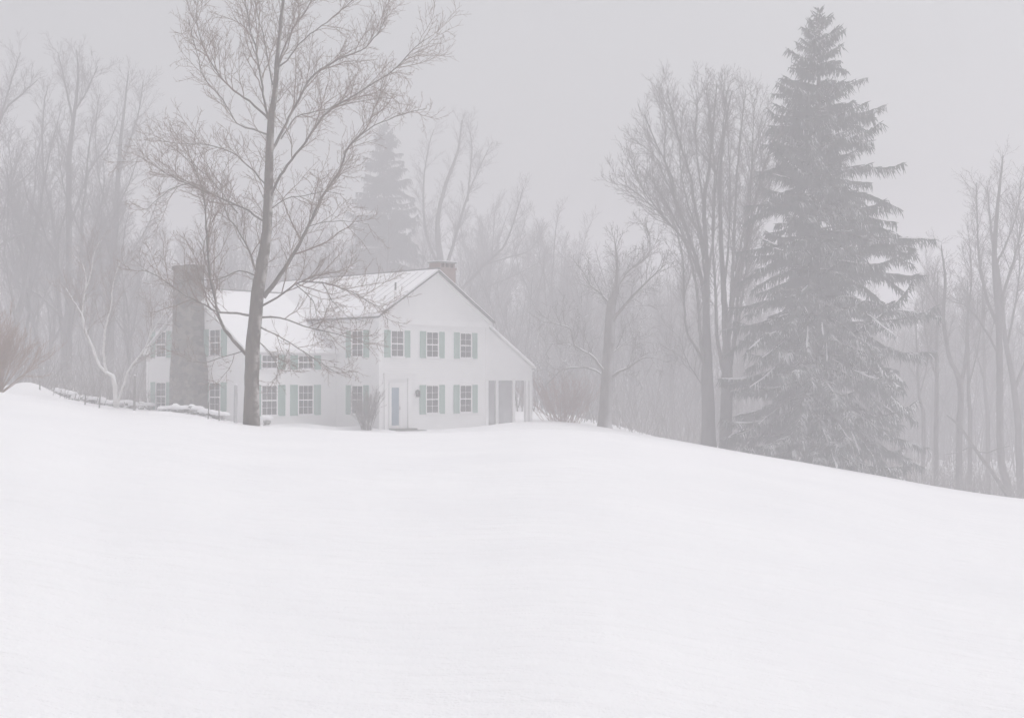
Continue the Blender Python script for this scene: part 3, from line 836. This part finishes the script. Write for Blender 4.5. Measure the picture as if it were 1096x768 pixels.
traced_tree('bare_tree', 'right one of the two bare trees standing close together beside the big spruce', 'tree', 73,
    [(777, 482, 16), (777, 450, 13.5), (778, 405, 12.5), (778, 380, 9.5), (776, 335, 7), (774, 297, 5.5), (771, 216, 4), (774, 154, 2.6), (784, 96, 0.9)],
    [([(777, 412), (768, 362), (766, 310), (763, 250), (765, 180), (760, 120)], 6.5, 0.8, 0.25),
     ([(779, 410), (786, 360), (791, 310), (801, 250), (815, 190), (829, 148)], 6.5, 0.8, -0.25),
     ([(778, 380), (782, 335), (784, 300), (787, 232), (790, 179), (796, 118), (799, 95)], 7.5, 1.0, 0.15),
     ([(783, 320), (793, 279), (809, 232), (824, 200), (834, 168)], 5, 0.9, -0.1),
     ([(779, 400), (790, 350), (797, 300), (804, 255), (812, 200), (818, 140)], 4.5, 0.9, 0.25),
     ([(772, 225), (766, 180), (762, 140), (757, 98)], 3, 0.8, -0.3),
     ([(775, 310), (780, 260), (782, 210), (780, 150), (775, 95)], 4, 0.8, 0.35),
     ([(779, 350), (788, 310), (798, 265), (803, 220), (806, 160), (808, 105)], 4.5, 0.8, -0.3),
     ([(786, 290), (797, 245), (802, 200), (812, 150), (826, 118)], 3.4, 0.8, 0.2)],
    edge_cfg, M['wood_bark'], M['wood_twig'], 32, flare=1.25, wk=0.78, ramify_trunk=edge_trunk_cfg)
snag_cfg = cfg3((0.8, 3.2), (0.35, 1.4), (0.12, 0.5), 0.25, 0.17, 0.14, 0.0105, trop=(0.04, 0.02, 0.0), f0=0.2)
for c_ in snag_cfg: c_['wander'] *= 1.6
traced_tree('old_bare_tree', 'stocky bare tree with crooked snow-lined limbs standing alone right of the porch', 'tree', 73,
    [(647, 461, 16), (648, 440, 14.5), (650, 403, 13.5), (652, 367, 12), (654, 328, 10), (660, 308, 6.5), (661, 280, 3.5), (658, 255, 1.5)],
    [([(656, 320), (662, 305), (673, 289), (693, 274), (696, 255), (690, 236)], 6, 1.0, 0.2),
     ([(653, 352), (658, 340), (677, 317), (695, 299), (712, 283)], 6, 1.0, -0.25),
     ([(655, 332), (650, 322), (640, 311), (628, 301), (622, 290)], 5, 1.0, 0.2),
     ([(650, 402), (642, 392), (634, 381), (615, 369), (611, 352), (597, 347), (583, 344)], 5, 1.0, -0.3),
     ([(650, 408), (642, 399), (626, 393), (603, 395), (592, 404), (583, 414)], 4, 1.0, 0.3),
     ([(617, 370), (602, 368), (583, 367)], 2.2, 0.8, 0.1),
     ([(649, 408), (660, 399), (673, 393), (689, 383), (701, 383)], 5.5, 1.0, -0.3),
     ([(652, 380), (662, 372), (669, 366), (680, 357)], 2.6, 0.8, 0.3)],
    snag_cfg, M['bark_snow'], M['twig_snow'], 33, flare=1.2, wk=0.85, ramify_trunk=[dict(snag_cfg[0], f0=0.62, sp=0.18, len=(0.5, 1.8))] + snag_cfg[1:])
birch_cfg = cfg3((0.7, 2.7), (0.3, 1.2), (0.1, 0.45), 0.22, 0.15, 0.13, 0.0075, trop=(0.04, 0.04, 0.03), f0=0.3)
traced_tree('white_barked_tree', 'small pale-barked tree with crooked white stems behind the low stone wall', 'tree', 64,
    [(125, 438, 5.6), (124, 425, 5), (123, 413, 5), (120.6, 402, 4.6), (113, 398, 4.4)],
    [([(115, 399), (106.6, 391), (99, 371), (91, 353), (88, 339), (88.6, 325), (92, 300), (88, 282)], 4.0, 0.9, 0.1),
     ([(114, 398), (111, 383), (112, 357), (114, 344), (119, 325), (121, 302), (128, 280)], 3.6, 0.9, -0.15),
     ([(126, 434), (128, 425), (133, 410), (139, 394), (150, 380), (158, 366), (163, 355), (174, 338), (186, 320)], 3.2, 0.9, 0.1),
     ([(90, 345), (84, 330), (76, 318), (70, 308)], 2.0, 0.8, 0.2),
     ([(91, 310), (97, 292), (99, 275), (106, 258)], 1.8, 0.7, -0.2),
     ([(158, 366), (163, 345), (164, 330)], 1.8, 0.7, 0.2)],
    birch_cfg, M['white_bark'], M['birch_twig'], 34, sides=8)
left_cfg = cfg3((0.9, 3.4), (0.35, 1.3), (0.12, 0.55), 0.28, 0.17, 0.14, 0.0085, trop=(0.06, 0.05, 0.04), f0=0.2, ang0=(28, 58))
ltc = [dict(left_cfg[0], f0=0.5)] + left_cfg[1:]
traced_tree('bare_tree', 'tall bare tree with forked trunk left of the white-stemmed tree', 'tree', 92,
    [(72, 436, 12), (71, 400, 11.5), (71, 355, 11), (74, 320, 7.5), (73, 230, 6), (73, 168, 5.5), (79, 114, 3.5), (82, 80, 2), (80, 52, 1)],
    [([(70, 360), (64, 335), (61, 290), (58, 250), (54, 225), (45, 180), (45, 120), (50, 90)], 6, 1.0, 0.15),
     ([(74, 240), (81, 221), (96, 180), (114, 156), (125, 128)], 4, 0.9, -0.2),
     ([(77, 130), (67, 84), (60, 55)], 3, 0.9, 0.3),
     ([(78, 118), (90, 99), (103, 70)], 3, 0.9, 0.2),
     ([(66, 340), (40, 315), (15, 300), (0, 285)], 3, 0.9, -0.3),
     ([(60, 270), (40, 245), (22, 235), (5, 240)], 2.6, 0.9, 0.3)],
    left_cfg, M['wood_bark'], M['wood_twig'], 35, ramify_trunk=ltc, flare=1.2)
traced_tree('bare_tree', 'slender bare tree with straight trunk just behind the white-stemmed tree', 'tree', 96,
    [(117, 438, 8), (118, 380, 7.5), (120, 300, 7), (123, 230, 5.5), (127, 168, 4.5), (129, 141, 3.5), (133, 105, 2), (136, 75, 1)],
    [([(122, 250), (113, 220), (104, 185), (101, 140), (105, 100)], 3, 0.9, 0.2),
     ([(126, 185), (138, 150), (148, 115), (152, 85)], 3, 0.9, -0.2),
     ([(120, 300), (140, 270), (158, 240), (172, 200)], 3, 0.9, 0.3),
     ([(119, 330), (100, 300), (86, 280)], 2.2, 0.8, -0.3)],
    left_cfg, M['wood_bark'], M['wood_twig'], 36, ramify_trunk=ltc, flare=1.2)
traced_tree('bare_tree', 'bare tree whose long limbs reach in at the far left edge above the rusty shrub', 'tree', 90,
    [(-28, 432, 12), (-27, 360, 11), (-25, 290, 9), (-20, 220, 6), (-14, 150, 4), (-8, 90, 2)],
    [([(-24, 240), (-5, 215), (20, 195), (40, 175)], 4, 0.9, 0.2),
     ([(-22, 200), (0, 125), (22, 100), (38, 85)], 4, 0.9, -0.2),
     ([(-25, 290), (0, 262), (30, 250), (50, 262)], 3.4, 0.9, -0.3),
     ([(-16, 170), (0, 120), (12, 80), (20, 55)], 3, 0.9, 0.3),
     ([(-25, 260), (0, 230), (15, 180), (25, 150)], 3, 0.8, 0.1)],
    left_cfg, M['wood_bark'], M['wood_twig'], 37, ramify_trunk=ltc)
traced_tree('bare_tree', 'spreading bare tree with several long stems behind the brick chimney', 'tree', 118,
    [(478, 448, 12), (476, 380, 11), (474, 320, 10), (472, 285, 8), (468, 240, 5), (476, 200, 4), (490, 160, 2.5), (494, 128, 1.2)],
    [([(473, 300), (484, 265), (497, 220), (508, 190), (522, 160)], 5, 0.9, 0.2),
     ([(474, 330), (498, 305), (520, 282), (540, 262), (552, 230), (560, 200)], 5, 0.9, -0.2),
     ([(472, 290), (456, 250), (453, 200), (458, 160), (464, 138)], 4, 0.9, 0.2),
     ([(520, 282), (545, 275), (566, 268), (580, 250)], 2.5, 0.8, 0.2),
     ([(500, 215), (503, 185), (505, 155), (500, 130)], 2.5, 0.8, 0.2),
     ([(475, 335), (515, 310), (560, 290), (590, 272)], 3, 0.8, 0.3)],
    left_cfg, M['wood_bark'], M['wood_twig'], 38, ramify_trunk=ltc)
rg = M['wood_bark'], M['wood_twig']
traced_tree('bare_tree', 'tall bare tree near the right edge with a curved foot beside the leaning sapling', 'tree', 80,
    [(1084, 534, 9), (1076, 514, 8), (1071, 490, 7.5), (1070, 449, 7.2), (1070, 400, 7), (1069, 340, 6.5), (1065, 280, 5.5), (1068, 228, 4), (1075, 166, 1.2)],
    [([(1069, 350), (1057, 320), (1049, 280), (1047, 240), (1046, 195)], 4.5, 0.9, 0.2),
     ([(1069, 330), (1082, 290), (1092, 255), (1100, 215)], 3.5, 0.9, -0.2),
     ([(1066, 285), (1080, 255), (1090, 225), (1094, 190)], 3, 0.9, 0.3),
     ([(1070, 380), (1050, 345), (1037, 330), (1020, 318)], 3, 0.9, -0.3)],
    edge_cfg, *rg, 39, ramify_trunk=edge_trunk_cfg)
traced_tree('bare_tree', 'bare tree at the right edge standing behind the curved-footed tree', 'tree', 84,
    [(1092, 530, 8), (1090, 480, 7), (1089, 449, 7), (1084, 406, 6), (1076, 362, 5), (1070, 300, 4), (1062, 250, 2.5), (1058, 200, 1)],
    [([(1086, 415), (1100, 380), (1112, 340), (1118, 290)], 4, 0.9, 0.2),
     ([(1078, 370), (1088, 320), (1092, 280), (1088, 230)], 3, 0.9, -0.2)],
    edge_cfg, *rg, 40, ramify_trunk=edge_trunk_cfg)
traced_tree('bare_tree', 'forked bare tree between the big spruce and the leaning sapling', 'tree', 80,
    [(1026, 526, 8), (1026, 480, 7), (1028, 416, 6.5), (1022, 395, 5), (1016, 381, 4.5), (1010, 340, 4), (1012, 300, 3), (1008, 262, 1)],
    [([(1028, 416), (1034, 380), (1036, 340), (1040, 300), (1038, 255)], 4.5, 0.9, 0.2),
     ([(1012, 350), (1000, 320), (990, 300)], 2.5, 0.8, -0.2)],
    edge_cfg, *rg, 41, ramify_trunk=edge_trunk_cfg)
for i, (px, py, tx, ty, w, Y, lab) in enumerate([
        (1037, 528, 1036, 300, 5, 83, 'thin straight bare tree close to the right of the forked one'),
        (1001, 522, 1004, 290, 5.5, 82, 'thin straight bare tree just clear of the tips of the big spruce'),
        (987, 520, 980, 330, 4.5, 86, 'thin bare tree half hidden by the lower right boughs of the big spruce'),
        (1056, 530, 1052, 290, 5, 92, 'thin pale bare tree behind the leaning sapling')]):
    traced_tree('young_tree', lab, 'tree', Y, [(px, py, w), (px + 1, py - 80, w * 0.9), ((px + tx) / 2, (py + ty) / 2, w * 0.75), (tx, ty, 1)],
        [([((px+tx)/2, (py+ty)/2), ((px+tx)/2 + 10*(-1)**i, (py+ty)/2 - 40), ((px+tx)/2 + 16*(-1)**i, (py+ty)/2 - 90)], 2.5, 0.8, 0.2)],
        edge_cfg, *rg, 50 + i, ramify_trunk=edge_trunk_cfg, limb_parts=False)
traced_tree('leaning_sapling', 'thin dark sapling leaning to the left near the right edge of the wood', 'sapling', 76,
    [(1083, 536, 5), (1066, 512, 4.2), (1048, 487, 3.8), (1036, 470, 3.2), (1026, 455, 2.5), (1013, 444, 1.2)],
    [([(1044, 482), (1056, 484), (1068, 480), (1080, 477)], 2, 0.8, 0.1),
     ([(1040, 476), (1024, 484), (1010, 486)], 1.6, 0.7, 0.2)],
    cfg3((0.2, 0.9), (0.1, 0.4), (0.05, 0.2), 0.35, 0.2, 0.15, 0.008), M['wood_bark'], M['twig_snow'], 60, limb_parts=False)

# ------------------------------------------------------------------ shrubs
def shrub(name, label, Y, px, py, n, h, spread, r0, mat, seed, cfg, trop=0.02, cat='shrub', foot=0.25, tilt=(0.15, 0.6)):
    r = random.Random(seed)
    b = at(px, py, Y); b.z = gz(b.x, b.y)
    root = empty(name, b, 0, label, cat)
    st_ = MB(); tw = MB()
    for k in range(n):
        a = r.uniform(0, 6.283); t = r.uniform(*tilt) * spread
        d = Vector((math.cos(a) * t, math.sin(a) * t, 1)).normalized()
        s = Vector((math.cos(a) * foot * r.random(), math.sin(a) * foot * r.random(), -0.15))
        q, qr = grow(s, d, h * r.uniform(0.65, 1.05), r0 * r.uniform(0.7, 1.2), r0 * 0.25, r, 0.22, 0.07, trop)
        st_.tube(q, qr, 4); ramify(tw, q, qr, 0, cfg, r)
    st_.build('stems', mat, root); tw.build('twigs', mat, root)
    return root
sh_cfg = [dict(sp=0.15, f0=0.25, len=(0.25, 0.8), taper=0.4, ang=(18, 45), trop=0.05, wander=0.10, k=0.011, sides=3, minr=0.007, seg=0.2, up=0.3),
          dict(sp=0.13, f0=0.2, len=(0.1, 0.35), taper=0.4, ang=(20, 50), trop=0.03, wander=0.12, k=0.011, sides=3, minr=0.006, seg=0.14, up=0.2)]
shrub('bare_shrub', 'vase-shaped leafless shrub against the house wall left of the front door', 63.2, 392, 463, 42, 2.15, 0.85, 0.016, M['brush'], 70, sh_cfg)
shrub('rusty_shrub', 'big rust-brown twiggy shrub on the far left edge of the field', 52, -4, 420, 62, 3.1, 1.5, 0.022, M['rust'], 71,
      [dict(sh_cfg[0], len=(0.4, 1.4), sp=0.15, f0=0.4), dict(sh_cfg[1], len=(0.15, 0.6), sp=0.11)], foot=0.12, tilt=(0.15, 0.85))
shrub('reddish_shrub', 'low reddish-brown thicket-like shrub just right of the porch', 75, 602, 462, 85, 2.9, 1.3, 0.02, M['redbrush'], 72,
      [dict(sh_cfg[0], len=(0.3, 1.1), sp=0.2), sh_cfg[1]], foot=1.0, tilt=(0.1, 0.8))

# ------------------------------------------------------------------ stone walls, posts, stakes
def stone_wall(label, pts, h, seed):
    """pts: (px, py, Y) along the foot of the wall"""
    r = random.Random(seed)
    P = [at(*p) for p in pts]
    for p in P: p.z = gz(p.x, p.y)
    root = empty('stone_wall', P[0], 0, label, 'wall')
    base = P[0]
    stones = MB(); snow = MB()
    ico = []
    for i in range(len(P) - 1):
        a, b = P[i], P[i+1]; d = b - a; L = math.hypot(d.x, d.y); n = max(1, int(L / 0.32))
        t = Vector((d.x, d.y, 0)).normalized(); nr = Vector((-t.y, t.x, 0))
        for k in range(n):
            c0 = a.lerp(b, (k + 0.5) / n)
            hh = h * (0.85 + 0.22 * math.sin(k * 0.5 + seed) + r.uniform(-0.06, 0.06)); z = -0.2
            lay = 0
            while z < hh:
                s = (r.uniform(0.15, 0.24), r.uniform(0.16, 0.24), r.uniform(0.09, 0.15))
                c = c0 - base + t * r.uniform(-0.08, 0.08) + nr * r.uniform(-0.06, 0.06); c.z = gz(c0.x, c0.y) - base.z + z + s[2]
                # a lumpy stone: squashed octahedral-ish ring form
                nv = len(stones.v); rows = ((-1, 0.55), (-0.35, 1.0), (0.4, 0.95), (1, 0.5))
                for (zz, rr) in rows:
                    for q in range(6):
                        an = q * math.pi / 3 + r.uniform(-0.2, 0.2); j = r.uniform(0.85, 1.12)
                        v = c + t * (s[0] * rr * j * math.cos(an)) + nr * (s[1] * rr * j * math.sin(an)) + Vector((0, 0, s[2] * zz * r.uniform(0.85, 1.1)))
                        stones.v.append(tuple(v))
                for lv in range(3):
                    for q in range(6):
                        q2 = (q + 1) % 6
                        stones.f.append((nv + lv*6 + q, nv + lv*6 + q2, nv + lv*6 + 6 + q2, nv + lv*6 + 6 + q))
                stones.f.append(tuple(nv + 18 + q for q in range(6)))
                z += s[2] * 1.7; lay += 1
            if mnoise.noise((k * 0.35, seed * 3.1, 0)) > -0.45:                    # snow lying on this stretch of the wall
                c = c0 - base; c.z = gz(c0.x, c0.y) - base.z + h * (0.85 + 0.22 * math.sin(k * 0.5 + seed)) + 0.10
                nv = len(snow.v); w = 0.24 * r.uniform(0.8, 1.1)
                for (zz, rr) in ((-0.08, 1.0), (0.0, 1.02), (0.06, 0.75), (0.09, 0.35)):
                    for q in range(8):
                        an = q * math.pi / 4
                        snow.v.append(tuple(c + t * (0.36 * rr * math.cos(an)) + nr * (w * rr * math.sin(an)) + Vector((0, 0, zz))))
                for lv in range(3):
                    for q in range(8):
                        q2 = (q + 1) % 8
                        snow.f.append((nv + lv*8 + q, nv + lv*8 + q2, nv + lv*8 + 8 + q2, nv + lv*8 + 8 + q))
                snow.f.append(tuple(nv + 24 + q for q in range(8)))
    stones.build('stones', M['rubble'], root); snow.build('snow_cap', M['snow'], root, True)
    return root
stone_wall('low snow-capped stone wall running past the foot of the white-stemmed tree', [(58, 424, 69), (80, 431, 67.5), (110, 439, 66), (140, 441, 65.5), (164, 442, 65.5)], 0.27, 80)
stone_wall('snow-capped stone wall in front of the big stone chimney', [(172, 443, 62.5), (190, 444, 61), (215, 446, 60.3), (242, 451, 59.8)], 0.2, 81)
stone_wall('short stub of snow-capped stone wall right of the big bare tree trunk', [(278, 455, 59.5), (291, 455, 59.8)], 0.30, 82)

def post(name, label, cat, px, py, top, Y, w, lean=0.0, group=None, mat=None):
    b = at(px, py, Y); b.z = gz(b.x, b.y)
    h = (HOR - top) / F * Y + EYE - b.z
    root = empty(name, b, 0, label, cat, group)
    m = MB()
    rr = random.Random(int(px * 7))
    pts = [Vector((lean * h * f + rr.gauss(0, 0.008), 0, -0.3 + (h + 0.3) * f)) for f in (0, 0.25, 0.5, 0.75, 1)]
    m.tube(pts, [w/2] * 4 + [w/2 * 0.85], 8, cap=True)
    m.build('shaft', mat or M['post'], root)
    if w > 0.07:
        c = MB(); t = pts[-1]
        c.tube([t + Vector((0, 0, 0.004)), t + Vector((0, 0, 0.035)), t + Vector((0, 0, 0.06))], [w*0.5, w*0.42, w*0.15], 8, cap=True)
        c.build('snow_cap', M['snow'], root)
    return root
post('fence_post', 'tall dark fence post left of the house, just right of the white-stemmed tree', 'post', 144, 444, 402, 62, 0.11, 0.01)
post('fence_post', 'leftmost thin fence post, standing beside the snow mound', 'post', 43, 428, 407, 66, 0.07, -0.02)
post('fence_post', 'short stake in the snow left of the white-stemmed tree, nearest to it', 'stake', 106, 442, 424, 62, 0.07, 0.09)
post('fence_post', 'short stake in the snow below the tall fork-trunked bare tree', 'stake', 91, 438, 421, 63, 0.07, 0.05)
post('garden_post', 'grey post standing between the stone chimney and the big bare tree', 'post', 252.5, 452, 412, 59.2, 0.17, 0.0, mat=M['greypost'])
post('garden_stake', 'thin stake before the snow-capped wall, nearest to the stone chimney', 'stake', 223, 449, 430, 58.5, 0.05, 0.03)
post('garden_stake', 'thin stake at the right end of the snow-capped wall by the chimney', 'stake', 235, 451, 432, 58.5, 0.05, -0.03)

# ------------------------------------------------------------------ the wood: prototype bare trees, then copies
def forest_tree(seed, H, leaders, spread, bark, twig):
    r = random.Random(seed)
    root = empty('woodland_tree', (0, 0, 0), 0, 'bare woodland tree fading into the fog', 'tree', 'bare trees in the foggy wood')
    tk = MB(); cr = MB()
    c = cfg3((0.9, 3.2), (0.4, 1.5), (0.15, 0.65), 0.36, 0.21, 0.17, 0.0105, trop=(0.09, 0.07, 0.05), f0=0.15, ang0=(22, 52))
    r0 = 0.0105 * H
    t, tr = grow(Vector((0, 0, -0.4)), Vector((r.gauss(0, 0.03), r.gauss(0, 0.03), 1)), H * 0.97, r0, 0.02, r, 0.7, 0.055, 0.03)
    tk.tube(t, tr, 8)
    ramify(cr, t, tr, 0, [dict(c[0], f0=0.45)] + c[1:], r)
    for k in range(leaders):
        f = r.uniform(0.22, 0.6); i = int(f * (len(t) - 1))
        a = k * 2.4 + r.uniform(-0.5, 0.5); s = r.uniform(0.5, 1.0) * spread
        d = Vector((math.cos(a) * s, math.sin(a) * s, 1)).normalized()
        q, qr = grow(t[i], d, H * (0.98 - f) * r.uniform(0.75, 1.0), tr[i] * 0.7, 0.018, r, 0.5, 0.08, 0.045)
        tk.tube(q, qr, 6); ramify(cr, q, qr, 0, c, r)
    tk.build('trunk', bark, root, True); cr.build('crown', twig, root)
    return root
protos = [forest_tree(101, 20, 5, 0.55, *rg), forest_tree(102, 18, 4, 0.4, *rg), forest_tree(103, 22, 6, 0.6, *rg),
          forest_tree(104, 16, 3, 0.5, *rg), forest_tree(105, 19, 5, 0.35, *rg), forest_tree(106, 14, 4, 0.7, *rg)]
used = set()
zones = [   # px range, Y range, count, scale range, label, group
    (-80, 175, 84, 120, 18, (0.8, 1.0), 'bare tree in the foggy wood left of the house', 'bare trees in the wood left of the house'),
    (-80, 175, 120, 210, 16, (1.0, 1.25), 'bare tree in the foggy wood left of the house', 'bare trees in the wood left of the house'),
    (170, 570, 118, 150, 17, (0.7, 0.95), 'bare tree in the fog behind the house roof', 'bare trees behind the house'),
    (170, 600, 135, 205, 26, (1.0, 1.35), 'bare tree in the fog behind the house roof', 'bare trees behind the house'),
    (575, 740, 105, 145, 18, (0.65, 0.9), 'bare tree in the fog behind the stocky old tree', 'bare trees in the middle of the wood'),
    (575, 760, 130, 195, 26, (0.95, 1.2), 'bare tree in the fog behind the stocky old tree', 'bare trees in the middle of the wood'),
    (760, 960, 95, 190, 22, (0.7, 0.95), 'bare tree in the fog behind the big spruce', 'bare trees behind the big spruce'),
    (960, 1180, 106, 150, 13, (0.7, 0.95), 'bare tree in the foggy wood right of the big spruce', 'bare trees in the wood right of the spruce'),
    (960, 1180, 130, 220, 24, (0.95, 1.25), 'bare tree in the foggy wood right of the big spruce', 'bare trees in the wood right of the spruce'),
]
wr = random.Random(5)
for (a, b, y0, y1, n, sc, lab, grp) in zones:
    for k in range(n):
        px = a + (b - a) * (k + wr.random()) / n; Y = wr.uniform(y0, y1)
        x = (px - 548) / F * Y; z = gz(x, Y)
        pi = wr.randrange(len(protos)); s = wr.uniform(*sc)
        if pi not in used:
            used.add(pi); o = protos[pi]; o.location = (x, Y, z); o.rotation_euler = (0, 0, wr.uniform(0, 6.28)); o.scale = (s, s, s)
            o['label'] = lab; o['group'] = grp
        else:
            dup(protos[pi], (x, Y, z), wr.uniform(0, 6.28), (s, s, s * wr.uniform(0.92, 1.08)), lab, grp)

# ------------------------------------------------------------------ undergrowth: nobody could count it
def undergrowth(label, zs, n, h, seed, mat):
    r = random.Random(seed); m = MB()
    for k in range(n):
        (a, b, y0, y1) = zs[k % len(zs)]
        px = r.uniform(a, b); Y = r.uniform(y0, y1)
        x = (px - 548) / F * Y; p = Vector((x, Y, gz(x, Y) - 0.1))
        d = Vector((r.gauss(0, 0.3), r.gauss(0, 0.3), 1)).normalized(); L = h * r.uniform(0.35, 1.1)
        q, qr = grow(p, d, L, 0.012 + 0.004 * L, 0.006, r, 0.35, 0.08, 0.02)
        m.tube(q, qr, 3)
        ramify(m, q, qr, 0, [dict(sp=0.28, f0=0.2, len=(0.25, 0.9), taper=0.4, ang=(25, 65), trop=0.03, wander=0.12, k=0.011, sides=3, minr=0.008, seg=0.25, up=0.1)], r)
    o = m.build('undergrowth', mat)
    tag(o, label, 'undergrowth', kind='stuff'); return o
undergrowth('dry weed stalks poking through the snow along the stone wall', [(56, 168, 65.5, 71)], 130, 1.5, 93, M['brush'])
undergrowth('leafless grey brush filling the wood left of the house', [(-60, 165, 71, 100)], 620, 3.6, 90, M['brush'])
undergrowth('leafless grey brush filling the wood between porch and twin trees', [(585, 760, 80, 125)], 800, 3.4, 91, M['brush'])
undergrowth('leafless grey brush on the low ground right of the big spruce', [(930, 1150, 88, 135), (780, 940, 80, 110)], 700, 2.8, 92, M['brush'])
undergrowth('tangled grey brush in the dip just behind the right end of the slope', [(940, 1150, 76, 93)], 1000, 2.3, 94, M['brush'])

def far_woods(n, seed):
    r = random.Random(seed); m = MB()
    for k in range(n):
        px = r.uniform(-90, 1190); Y = r.uniform(102, 175)
        x = (px - 548) / F * Y; p = Vector((x, Y, gz(x, Y) - 0.2))
        L = r.uniform(6, 14.5) * (1.0 + 0.1 * math.sin(px * 0.02))
        q, qr = grow(p, Vector((r.gauss(0, 0.13), r.gauss(0, 0.13), 1)), L, 0.025 + 0.004 * L, 0.015, r, 1.6, 0.10, 0.03)
        m.tube(q, qr, 3)
        ramify(m, q, qr, 0, [dict(sp=0.55, f0=0.12, len=(0.9, 3.0), taper=0.4, ang=(25, 60), trop=0.06, wander=0.10, k=0.011, sides=3, minr=0.016, seg=0.9, up=0.2),
                             dict(sp=0.42, f0=0.15, len=(0.4, 1.3), taper=0.4, ang=(25, 60), trop=0.05, wander=0.10, k=0.011, sides=3, minr=0.013, seg=0.9, up=0.2)], r)
    o = m.build('far_woods', M['wood_twig'])
    tag(o, 'dim mass of far leafless woods fading into the fog', 'woods', kind='stuff')
far_woods(2600, 95)

# ------------------------------------------------------------------ fog, sky, light, camera
FOG = 0.0088
fm = bpy.data.materials.new('fog_air'); fm.use_nodes = True
nt = fm.node_tree; nt.nodes.clear()
out = nt.nodes.new('ShaderNodeOutputMaterial'); pv = nt.nodes.new('ShaderNodeVolumePrincipled')
pv.inputs['Color'].default_value = (0.972, 0.960, 0.983, 1); pv.inputs['Density'].default_value = FOG
pv.inputs['Anisotropy'].default_value = 0.25
nt.links.new(pv.outputs['Volume'], out.inputs['Volume'])
m = MB(); m.box(-760, 760, -760, 760, -14.0, 27.0)
zmin = min(v.co.z for v in bpy.data.objects['ground'].data.vertices)
zmax = max(v.co.z for v in bpy.data.objects['ground'].data.vertices)
print('ground z', zmin, zmax)
hz = m.build('haze', fm); tag(hz, 'thick pale winter fog filling the air', kind='stuff')

w = bpy.data.worlds.new('World'); SC.world = w; w.use_nodes = True
nt = w.node_tree; bg = nt.nodes['Background']
sky = nt.nodes.new('ShaderNodeTexSky'); sky.sky_type = 'NISHITA'; sky.sun_disc = False
EL, AZ = 73.0, 62.0
sky.sun_elevation = math.radians(EL); sky.sun_rotation = math.radians(AZ)
sky.dust_density = 6.0; sky.air_density = 1.0; sky.ozone_density = 1.0
hs = nt.nodes.new('ShaderNodeHueSaturation'); hs.inputs['Saturation'].default_value = 0.10
nt.links.new(sky.outputs['Color'], hs.inputs['Color']); nt.links.new(hs.outputs['Color'], bg.inputs['Color'])
bg.inputs['Strength'].default_value = 0.15

sd = bpy.data.lights.new('sun', 'SUN'); sd.energy = 0.40; sd.angle = math.radians(80); sd.color = (1.0, 0.985, 0.975)
so = bpy.data.objects.new('sun', sd); COL.objects.link(so)
# Nishita: rotation measured clockwise from +Y
az = math.radians(AZ); el = math.radians(EL)
dv = Vector((math.sin(az) * math.cos(el), math.cos(az) * math.cos(el), math.sin(el)))
so.rotation_euler = dv.to_track_quat('Z', 'Y').to_euler(); so.location = dv * 60

cd = bpy.data.cameras.new('camera'); cd.sensor_width = 36; cd.lens = 36 * F / 1096.0
cd.clip_end = 4000; cd.clip_start = 0.1
co = bpy.data.objects.new('camera', cd); COL.objects.link(co)
co.location = (0, 0, EYE); co.rotation_euler = (math.radians(90) + math.atan((HOR - 384) / F), 0, 0)
SC.camera = co

SC.render.engine = 'CYCLES'
SC.view_settings.view_transform = 'Standard'; SC.view_settings.look = 'None'
SC.view_settings.gamma = 1; SC.view_settings.exposure = -0.20; SC.view_settings.use_curve_mapping = False
cy_ = SC.cycles
cy_.use_denoising = True
cy_.max_bounces = 10; cy_.diffuse_bounces = 4; cy_.glossy_bounces = 2; cy_.transmission_bounces = 2
cy_.volume_bounces = 8; cy_.transparent_max_bounces = 8
cy_.caustics_reflective = False; cy_.caustics_refractive = False
cy_.use_adaptive_sampling = True; cy_.adaptive_threshold = 0.01
